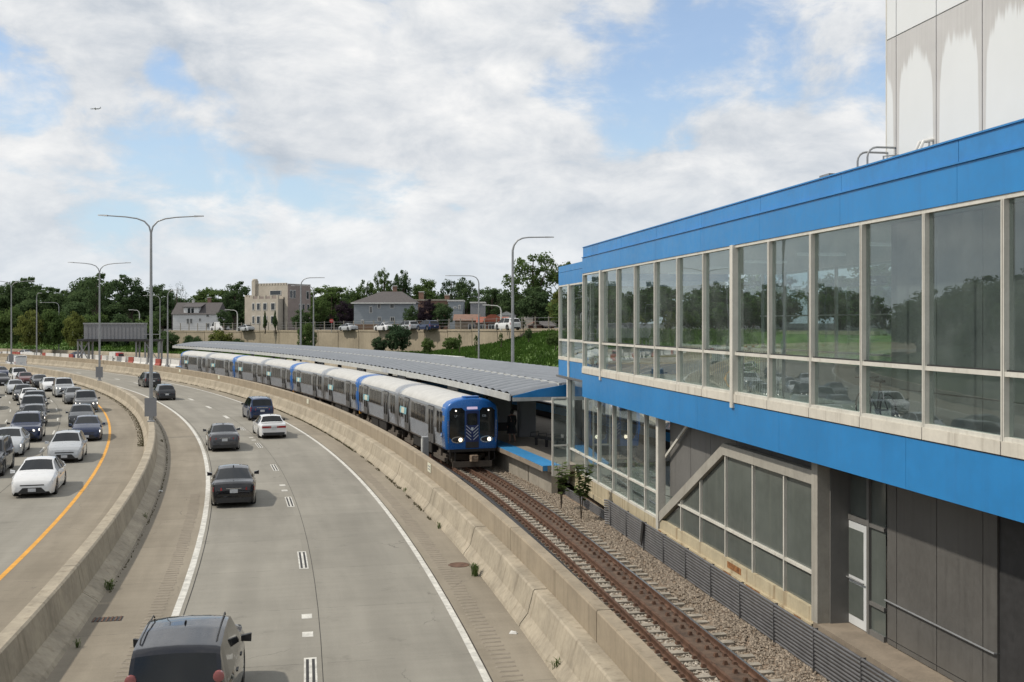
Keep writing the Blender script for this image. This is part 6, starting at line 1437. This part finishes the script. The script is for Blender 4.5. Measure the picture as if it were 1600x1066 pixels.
# long grass on the bank
def blades(name, label, fn, n, h, w, m, parent=None, cat='grass', seed=1):
    rs = np.random.RandomState(seed); p = np.array([fn(rs) for _ in range(n)]); a = rs.rand(n)*6.28; hh = h*(.5+rs.rand(n)); lean = rs.normal(0, .45, (n, 2))*hh[:, None]
    u = np.stack([np.cos(a), np.sin(a), 0*a], 1)*w*(.6+.8*rs.rand(n))[:, None]
    top = p+np.concatenate([lean, hh[:, None]], 1)
    v = np.stack([p-u, p+u, top+u*.35, top-u*.35], 1).reshape(-1, 3)
    me = bpy.data.meshes.new(name); me.from_pydata(v.tolist(), [], np.arange(4*n).reshape(-1, 4).tolist()); me.materials.append(M[m])
    o = link(name, me, parent); tag(o, label if parent is None else None, cat if parent is None else None, kind='stuff'); return o
M['leaf_grass'] = leafmat('long grass', (.055, .115, .025), (.10, .175, .04))
M['leaf_weed'] = leafmat('weed leaves', (.10, .15, .05), (.15, .19, .075))
M['leaf_dry'] = leafmat('dry litter', (.095, .08, .05), (.10, .105, .05))
def bankpt(rs):
    t = 22+20*rs.rand(); r = 37.2+10.8*rs.rand(); return (*P(r, t)[:2], zbank(r, t)-.05)
blades('bank_grass', 'tangled long green grass covering the bank below the retaining wall', bankpt, 42000, .42, .10, 'leaf_grass')
def farpt(rs):
    t = 42+24*rs.rand(); r = 37.2+11*rs.rand(); return (*P(r, t)[:2], zbank(r, t)-.05)
blades('far_bank_grass', 'grass on the far bank behind the barricades', farpt, 12000, .4, .16, 'leaf_grass', seed=4)
# leaf litter and weeds in the gutter of the roadside barrier
def gut(rs):
    t = 14+22*rs.rand(); t = t if math.sin(t*5.3)+math.sin(t*13.1) > -.2 else 18+10*rs.rand(); return P(1.33-.10*rs.rand()**2, t, 0)
blades('gutter_weeds', 'line of low weeds and leaf litter along the roadside barrier foot', gut, 3600, .06, .018, 'leaf_dry', seed=6)
def gut2(rs):
    t = 12.5+14*rs.rand(); return P(-9.06+.06*rs.rand()**2, t, 0)
blades('gutter_weeds', 'line of litter along the right foot of the median barrier', gut2, 500, .04, .02, 'leaf_dry', seed=7)
def gut3(rs):
    t = 19+14*rs.rand()**1.3; return P(-10.36-.35*rs.rand()**2, t, 0)
blades('gutter_weeds', 'dark line of litter along the left foot of the median barrier', gut3, 2200, .035, .03, 'leaf_dry', seed=8)
def weed(label, px, py, h, n, m='leaf_weed', z=0.0, seed=0):
    x, y, zz2 = ground(px, py, z); root = thing('weed', label, 'plant', (x, y, z), 0, 'weeds at the concrete edges'); rs = random.Random(px); mb = MB()
    for i in range(n):
        a = rs.uniform(0, 6.28); l = h*rs.uniform(.5, 1.1); q = rs.uniform(.15, .75); p0 = Vector((rs.gauss(0, h*.12), rs.gauss(0, h*.12), 0)); p1 = p0+Vector((math.cos(a)*l*q*.5, math.sin(a)*l*q*.5, l*.75)); p2 = p0+Vector((math.cos(a)*l*q, math.sin(a)*l*q, l*.85))
        s = Vector((-math.sin(a), math.cos(a), 0))*h*.032; mb.add([p0-s*.5, p0+s*.5, p1+s, p1-s], [(0, 1, 2, 3)]); mb.add([p1-s, p1+s, p2], [(0, 1, 2)])
    mb.build('leaves', M[m], root); MB().tube([(0, 0, -.02), (0, 0, h*.5)], .006, 4).build('stem', M['bark'], root)
for a in (('bushy weed at the barrier foot beside the manhole cover', 742, 900, .42, 60), ('weed at the barrier foot at the bottom edge of the picture', 872, 1052, .36, 50), ('small weed at the barrier foot left of the manhole', 686, 826, .26, 30), ('small weed farther up the barrier foot', 633, 769, .24, 26), ('tuft of grass at the barrier foot right of the old white sedan', 556, 700, .4, 40),
          ('dry bush at the barrier foot below the farthest train cars', 281, 592, .7, 60, 'leaf_dry'), ('grass tuft beside the left barrier above the drain grate', 171, 922, .34, 44), ('small weed at the left barrier near the bottom corner', 122, 1012, .22, 26), ('weed stalk at the left barrier below the nearest lamp post', 226, 812, .3, 20), ('dark weed patch right of the nearest lamp post foot', 252, 694, .34, 50, 'leaf_dry')): weed(*a)
# saplings beside the track
for lb, px, py, h, n in (('slender leafy sapling at the end of the platform', 877, 795, 2.0, 110), ('larger leafy sapling in front of the station glass', 908, 812, 2.3, 260)):
    x, y, _ = ground(px, py, -.2); root = thing('sapling', lb, 'plant', (x, y, -.2)); rs = random.Random(px); mb = MB(); sm = MB()
    for i in range(5):
        a = rs.uniform(0, 6.28); tip = Vector((.36*math.cos(a), .36*math.sin(a), h*rs.uniform(.7, 1.0))); sm.tube([(0, 0, 0), (tip.x*.3, tip.y*.3, tip.z*.5), tip], [.02, .013, .006], 5)
        for j in range(n//5):
            q = rs.uniform(.42, 1); p0 = Vector((tip.x*q, tip.y*q, tip.z*q)); b_ = rs.uniform(0, 6.28); d_ = Vector((math.cos(b_), math.sin(b_), rs.uniform(-.5, .3)))*rs.uniform(.18, .34); s = Vector((-math.sin(b_), math.cos(b_), .2))*.075
            mb.add([p0, p0+d_*.5+s, p0+d_, p0+d_*.5-s], [(0, 1, 2, 3)])
    sm.build('stems', M['bark'], root); mb.build('leaves', M['leaf_weed'], root)
# ================================================================== SMALL THINGS
# plates fixed to the track wall, cabinet on the wall
for i, (px, y, lb) in enumerate(((281, 581, 'small ivory plate on the track wall below the last train car'), (342, 588.5, 'small ivory plate on the track wall below the sixth train car'), (481, 621, 'small ivory plate on the track wall below the third train car'), (671, 722, 'ivory notice plate on the track wall beside the leading car'))):
    t = th_at(px, 2.09); o = MB().box(-.012, .012, -.36, .36, -.18, .18).build('wall_plate', M['ivory']); o.location = P(2.085, t, 1.33); o.rotation_euler = (0, 0, R(t)); tag(o, lb, 'sign', 'plates on the track wall')
    if i == 3:
        for dz in (.06, -.06): q_ = MB().box(-.016, -.0125, -.26, .26, dz-.025, dz+.025).build('print_line', M['sign_grey'], o)
t = th_at(659, 2.6); o = thing('signal_cabinet', 'narrow grey metal cabinet standing behind the wall before the leading car', 'cabinet', P(2.75, t, -.2), R(t))
MB().box(-.14, .14, -.22, .22, 0, 2.35, c=.02).build('case', M['galv'], o); MB().box(-.155, -.14, -.17, .17, 1.5, 2.25).build('cabinet_door', M['canopy_trim'], o)
# manhole and drain grate
x, y, _ = ground(717, 883); o = MB().lathe([(.33, .004), (.33, .012), (.29, .014), (.28, .010), (0.01, .010)], 24).build('manhole_cover', M['rail_rust']); o.location = (x, y, 0); tag(o, 'round rusty manhole cover on the right shoulder', 'manhole')
x, y, _ = ground(168, 968); g_ = thing('drain_grate', 'black slotted drain grate beside the left barrier', 'drain', (x, y, 0), R(12))
MB().box(-.36, .36, -.2, .2, .003, .006).build('sump', M['black'], g_)
for i in range(7): MB().box(-.34+i*.105, -.30+i*.105, -.2, .2, .007, .018).build('bar', M['rail_rust'], g_)
for lb, px, py in (('white scrap of litter at the barrier foot low in the picture', 802, 990), ('white cup lying by the left barrier, upper one', 251, 768), ('white cup lying by the left barrier, lower one', 218, 804)):
    x, y, _ = ground(px, py); o = MB().hexa([(-.13, -.06, .005), (.1, -.09, .005), (.14, .05, .005), (-.08, .08, .005), (-.1, -.03, .06), (.08, -.05, .09), (.09, .03, .05), (-.06, .05, .08)]).build('litter', M['white_board']); o.location = (x, y, 0); o.scale = (.8, .8, .8); tag(o, lb, 'litter')
# platform bench, sign boards, person
t = 15.55; b_ = thing('platform_bench', 'dark metal bench with armrests standing on the platform end', 'bench', P(9.7, 16.15, 1.1), R(16)+.25)
MB().box(-.3, .3, -1.2, 1.2, .42, .47).build('seat', M['dark_steel'], b_)
for y in (-1.0, 0, 1.0): MB().box(-.06, .06, y-.05, y+.05, 0, .42).build('leg', M['dark_steel'], b_)
for y in (-1.15, -.4, .4, 1.15): MB().tube([(-.25, y, .47), (-.25, y, .66), (.25, y, .66), (.25, y, .47)], .02, 5).build('armrest', M['dark_steel'], b_)
for lb, r, t, w_, z0_, z1_, m_ in (('dark advertising kiosk standing beside the leading car on the platform', 9.6, 17.6, .8, 1.1, 3.3, 'dark_steel'), ('grey cabinet on the platform behind the person', 10.2, 17.0, .5, 1.1, 3.2, 'sign_grey')):
    o = thing('kiosk', lb, 'kiosk', P(r, t, z0_), R(t)); MB().box(-w_, w_, -.2, .2, 0, z1_-z0_, c=.03).build('case', M[m_], o); MB().box(-w_+.1, w_-.1, -.225, -.2, .5, z1_-z0_-.2).build('poster', M['sign_grey'], o)
# white boards hung between canopy posts
for i, t in enumerate((18.1, 20.4, 22.6, 25.0, 27.5)):
    o = thing('platform_sign', ('nearest', 'second', 'third', 'fourth', 'farthest')[i]+' white name board hanging under the canopy above the train', 'sign', P(7.6, t, 3.45), R(t), 'white boards under the canopy')
    MB().box(-.05, .05, -1.1, 1.1, -.22, .22).build('board', M['white_board'], o)
    for y in (-.8, .8): MB().tube([(0, y, .22), (0, y, .58)], .015, 5).build('hanger', M['dark_steel'], o)
# person on the platform
pr = thing('person', 'person in a long dark coat walking on the platform beside the train front', 'person', P(8.55, 16.55, 1.1), R(16.5)+.3)
J = {'pel': (0, 0, .95), 'sp': (0, .01, 1.2), 'ch': (0, .02, 1.38), 'nk': (0, .02, 1.5), 'hd': (0, .04, 1.60), 'ht': (0, .04, 1.70), 'lsh': (-.18, .02, 1.42), 'lel': (-.24, -.02, 1.14), 'lwr': (-.23, .08, .92), 'lha': (-.22, .11, .84), 'rsh': (.18, .02, 1.42), 'rel': (.25, .03, 1.14), 'rwr': (.25, .12, .91), 'rha': (.24, .15, .83),
     'lhp': (-.1, 0, .90), 'lkn': (-.11, .10, .50), 'lan': (-.11, .03, .09), 'lto': (-.11, .17, .03), 'rhp': (.1, 0, .90), 'rkn': (.11, .02, .50), 'ran': (.11, -.16, .11), 'rto': (.11, -.04, .03)}
E_ = [('pel', 'sp'), ('sp', 'ch'), ('ch', 'nk'), ('nk', 'hd'), ('hd', 'ht'), ('ch', 'lsh'), ('lsh', 'lel'), ('lel', 'lwr'), ('lwr', 'lha'), ('ch', 'rsh'), ('rsh', 'rel'), ('rel', 'rwr'), ('rwr', 'rha'), ('pel', 'lhp'), ('lhp', 'lkn'), ('lkn', 'lan'), ('lan', 'lto'), ('pel', 'rhp'), ('rhp', 'rkn'), ('rkn', 'ran'), ('ran', 'rto')]
RAD = {'pel': .14, 'sp': .12, 'ch': .14, 'nk': .055, 'hd': .09, 'ht': .075, 'lsh': .065, 'rsh': .065, 'lel': .045, 'rel': .045, 'lwr': .032, 'rwr': .032, 'lha': .035, 'rha': .035, 'lhp': .085, 'rhp': .085, 'lkn': .058, 'rkn': .058, 'lan': .04, 'ran': .04, 'lto': .035, 'rto': .035}
ks = list(J); me = bpy.data.meshes.new('person_body'); me.from_pydata([J[k] for k in ks], [(ks.index(a), ks.index(b)) for a, b in E_], []); me.materials.append(M['skin'])
po = link('body', me, pr); po.modifiers.new('skin', 'SKIN'); me.attributes
sv = me.skin_vertices[0].data if me.skin_vertices else None
if sv is None:
    bpy.context.view_layer.objects.active = po; po.select_set(True); bpy.ops.mesh.customdata_skin_add(); sv = me.skin_vertices[0].data
for i, k in enumerate(ks): sv[i].radius = (RAD[k], RAD[k]); sv[i].use_root = (k == 'pel')
sb = po.modifiers.new('sub', 'SUBSURF'); sb.levels = 1; sb.render_levels = 2
# hands: palm with five fingers each
for sg, (hx, hy, hz) in ((-1, J['lha']), (1, J['rha'])):
    hm = MB()
    for f_, (o_, l_) in enumerate(((-.03, .06), (-.012, .075), (.006, .08), (.022, .072), (.036, .055))):
        y_ = hy+o_; hm.tube([(hx, y_, hz+.01), (hx-sg*.006, y_+.004, hz-l_*.55), (hx-sg*.02, y_+.008, hz-l_)] if f_ else [(hx, y_, hz+.03), (hx-sg*.02, y_-.015, hz), (hx-sg*.03, y_-.012, hz-.03)], [.010, .009, .007], 6)
    hm.build('fingers', M['skin'], pr, smooth=60)
coat = MB(); prf = [(.155, 1.46, .7), (.19, 1.40, .7), (.17, 1.15, .75), (.185, .95, .8), (.24, .62, .9), (.27, .50, .9)]; vs = []
for r0_, z_, q in prf: vs += [(r0_*math.cos(2*PI*j/20)*(1+.05*math.sin(j*2.2)*(1.5-z_)), .02+r0_*q*math.sin(2*PI*j/20), z_) for j in range(20)]
coat.add(vs, [(i*20+j, i*20+(j+1) % 20, (i+1)*20+(j+1) % 20, (i+1)*20+j) for i in range(5) for j in range(20)]); coat.build('coat', M['cloth_dark'], pr, smooth=60)
for a, b, c in (('lsh', 'lel', 'lwr'), ('rsh', 'rel', 'rwr')): MB().tube([J[a], J[b], J[c]], [.085, .068, .055], 10).build('sleeve', M['cloth_dark'], pr, smooth=60)
MB().sphere((0, .02, 1.635), .122, 14, 9, sq=(.92, 1.0, 1.08)).build('hair', M['hair'], pr, smooth=80)
# aeroplane far up in the cloud
pl_ = thing('aeroplane', 'tiny airliner crossing the clouds at upper left', 'aeroplane', (xp(149, 1500), 1500, zy(170, 1500)), R(90))
MB().tube([(0, -7.5, .5), (0, -5, .1), (0, 5, 0), (0, 6.8, -.1), (0, 7.4, -.2)], [.2, .75, .8, .55, .1], 10).build('fuselage', M['plane'], pl_, smooth=60)
for sg in (-1, 1):
    MB().hexa([(sg*.6, -.5, -.3), (sg*6.8, -3.0, .2), (sg*6.8, -2.2, .2), (sg*.6, 1.9, -.3), (sg*.6, -.5, -.1), (sg*6.8, -3.0, .3), (sg*6.8, -2.2, .3), (sg*.6, 1.9, -.05)]).build('wing', M['plane'], pl_)
    MB().hexa([(sg*.3, -7.2, .5), (sg*2.4, -8, .7), (sg*2.4, -7.4, .7), (sg*.3, -5.8, .5), (sg*.3, -7.2, .6), (sg*2.4, -8, .8), (sg*2.4, -7.4, .8), (sg*.3, -5.8, .65)]).build('tailplane', M['plane'], pl_)
    MB().tube([(sg*2.4, -.2, -.8), (sg*2.4, 1.6, -.8)], .45, 8).build('engine', M['plane'], pl_)
MB().hexa([(-.08, -7.6, .4), (.08, -7.6, .4), (.08, -5.6, .4), (-.08, -5.6, .4), (-.05, -8.2, 2.8), (.05, -8.2, 2.8), (.05, -7.3, 2.8), (-.05, -7.3, 2.8)]).build('fin', M['plane'], pl_)

# ================================================================== OVERPASS the photograph is taken from (behind and below the lens)
ov = thing('road_overpass', 'concrete street overpass crossing the expressway, carrying a white barred railing', 'bridge', (0, -8, 5))
MB().box(-70, 70, -18, -.6, 5.2, 6.1).build('deck', M['concrete'], ov, world=True)
for y in (-16, -12, -8, -4, -1.2): MB().box(-70, 70, y-.3, y+.3, 3.9, 5.195).build('girder', M['galv'], ov, world=True)
MB().box(-70, 70, -.75, -.62, 6.98, 7.08).build('top_rail', M['frame'], ov, world=True); MB().box(-70, 70, -.74, -.63, 6.2, 6.26).build('bottom_rail', M['frame'], ov, world=True)
for i in range(140): MB().box(-70+i, -69.95+i, -.72, -.65, 6.1, 6.98).build('baluster', M['frame'], ov, world=True)
for r in (-9.8, -32.5, 16.0): 
    x, y, _ = P(r, rth((0, -8))[1]-.0, 0); MB().box(x-.6, x+.6, -15, -3, -.3, 3.9, c=.1).build('pier', M['concrete'], ov, world=True)

print('objects', len(bpy.data.objects), 'tris', sum(len(o.data.polygons) for o in bpy.data.objects if o.type == 'MESH'))
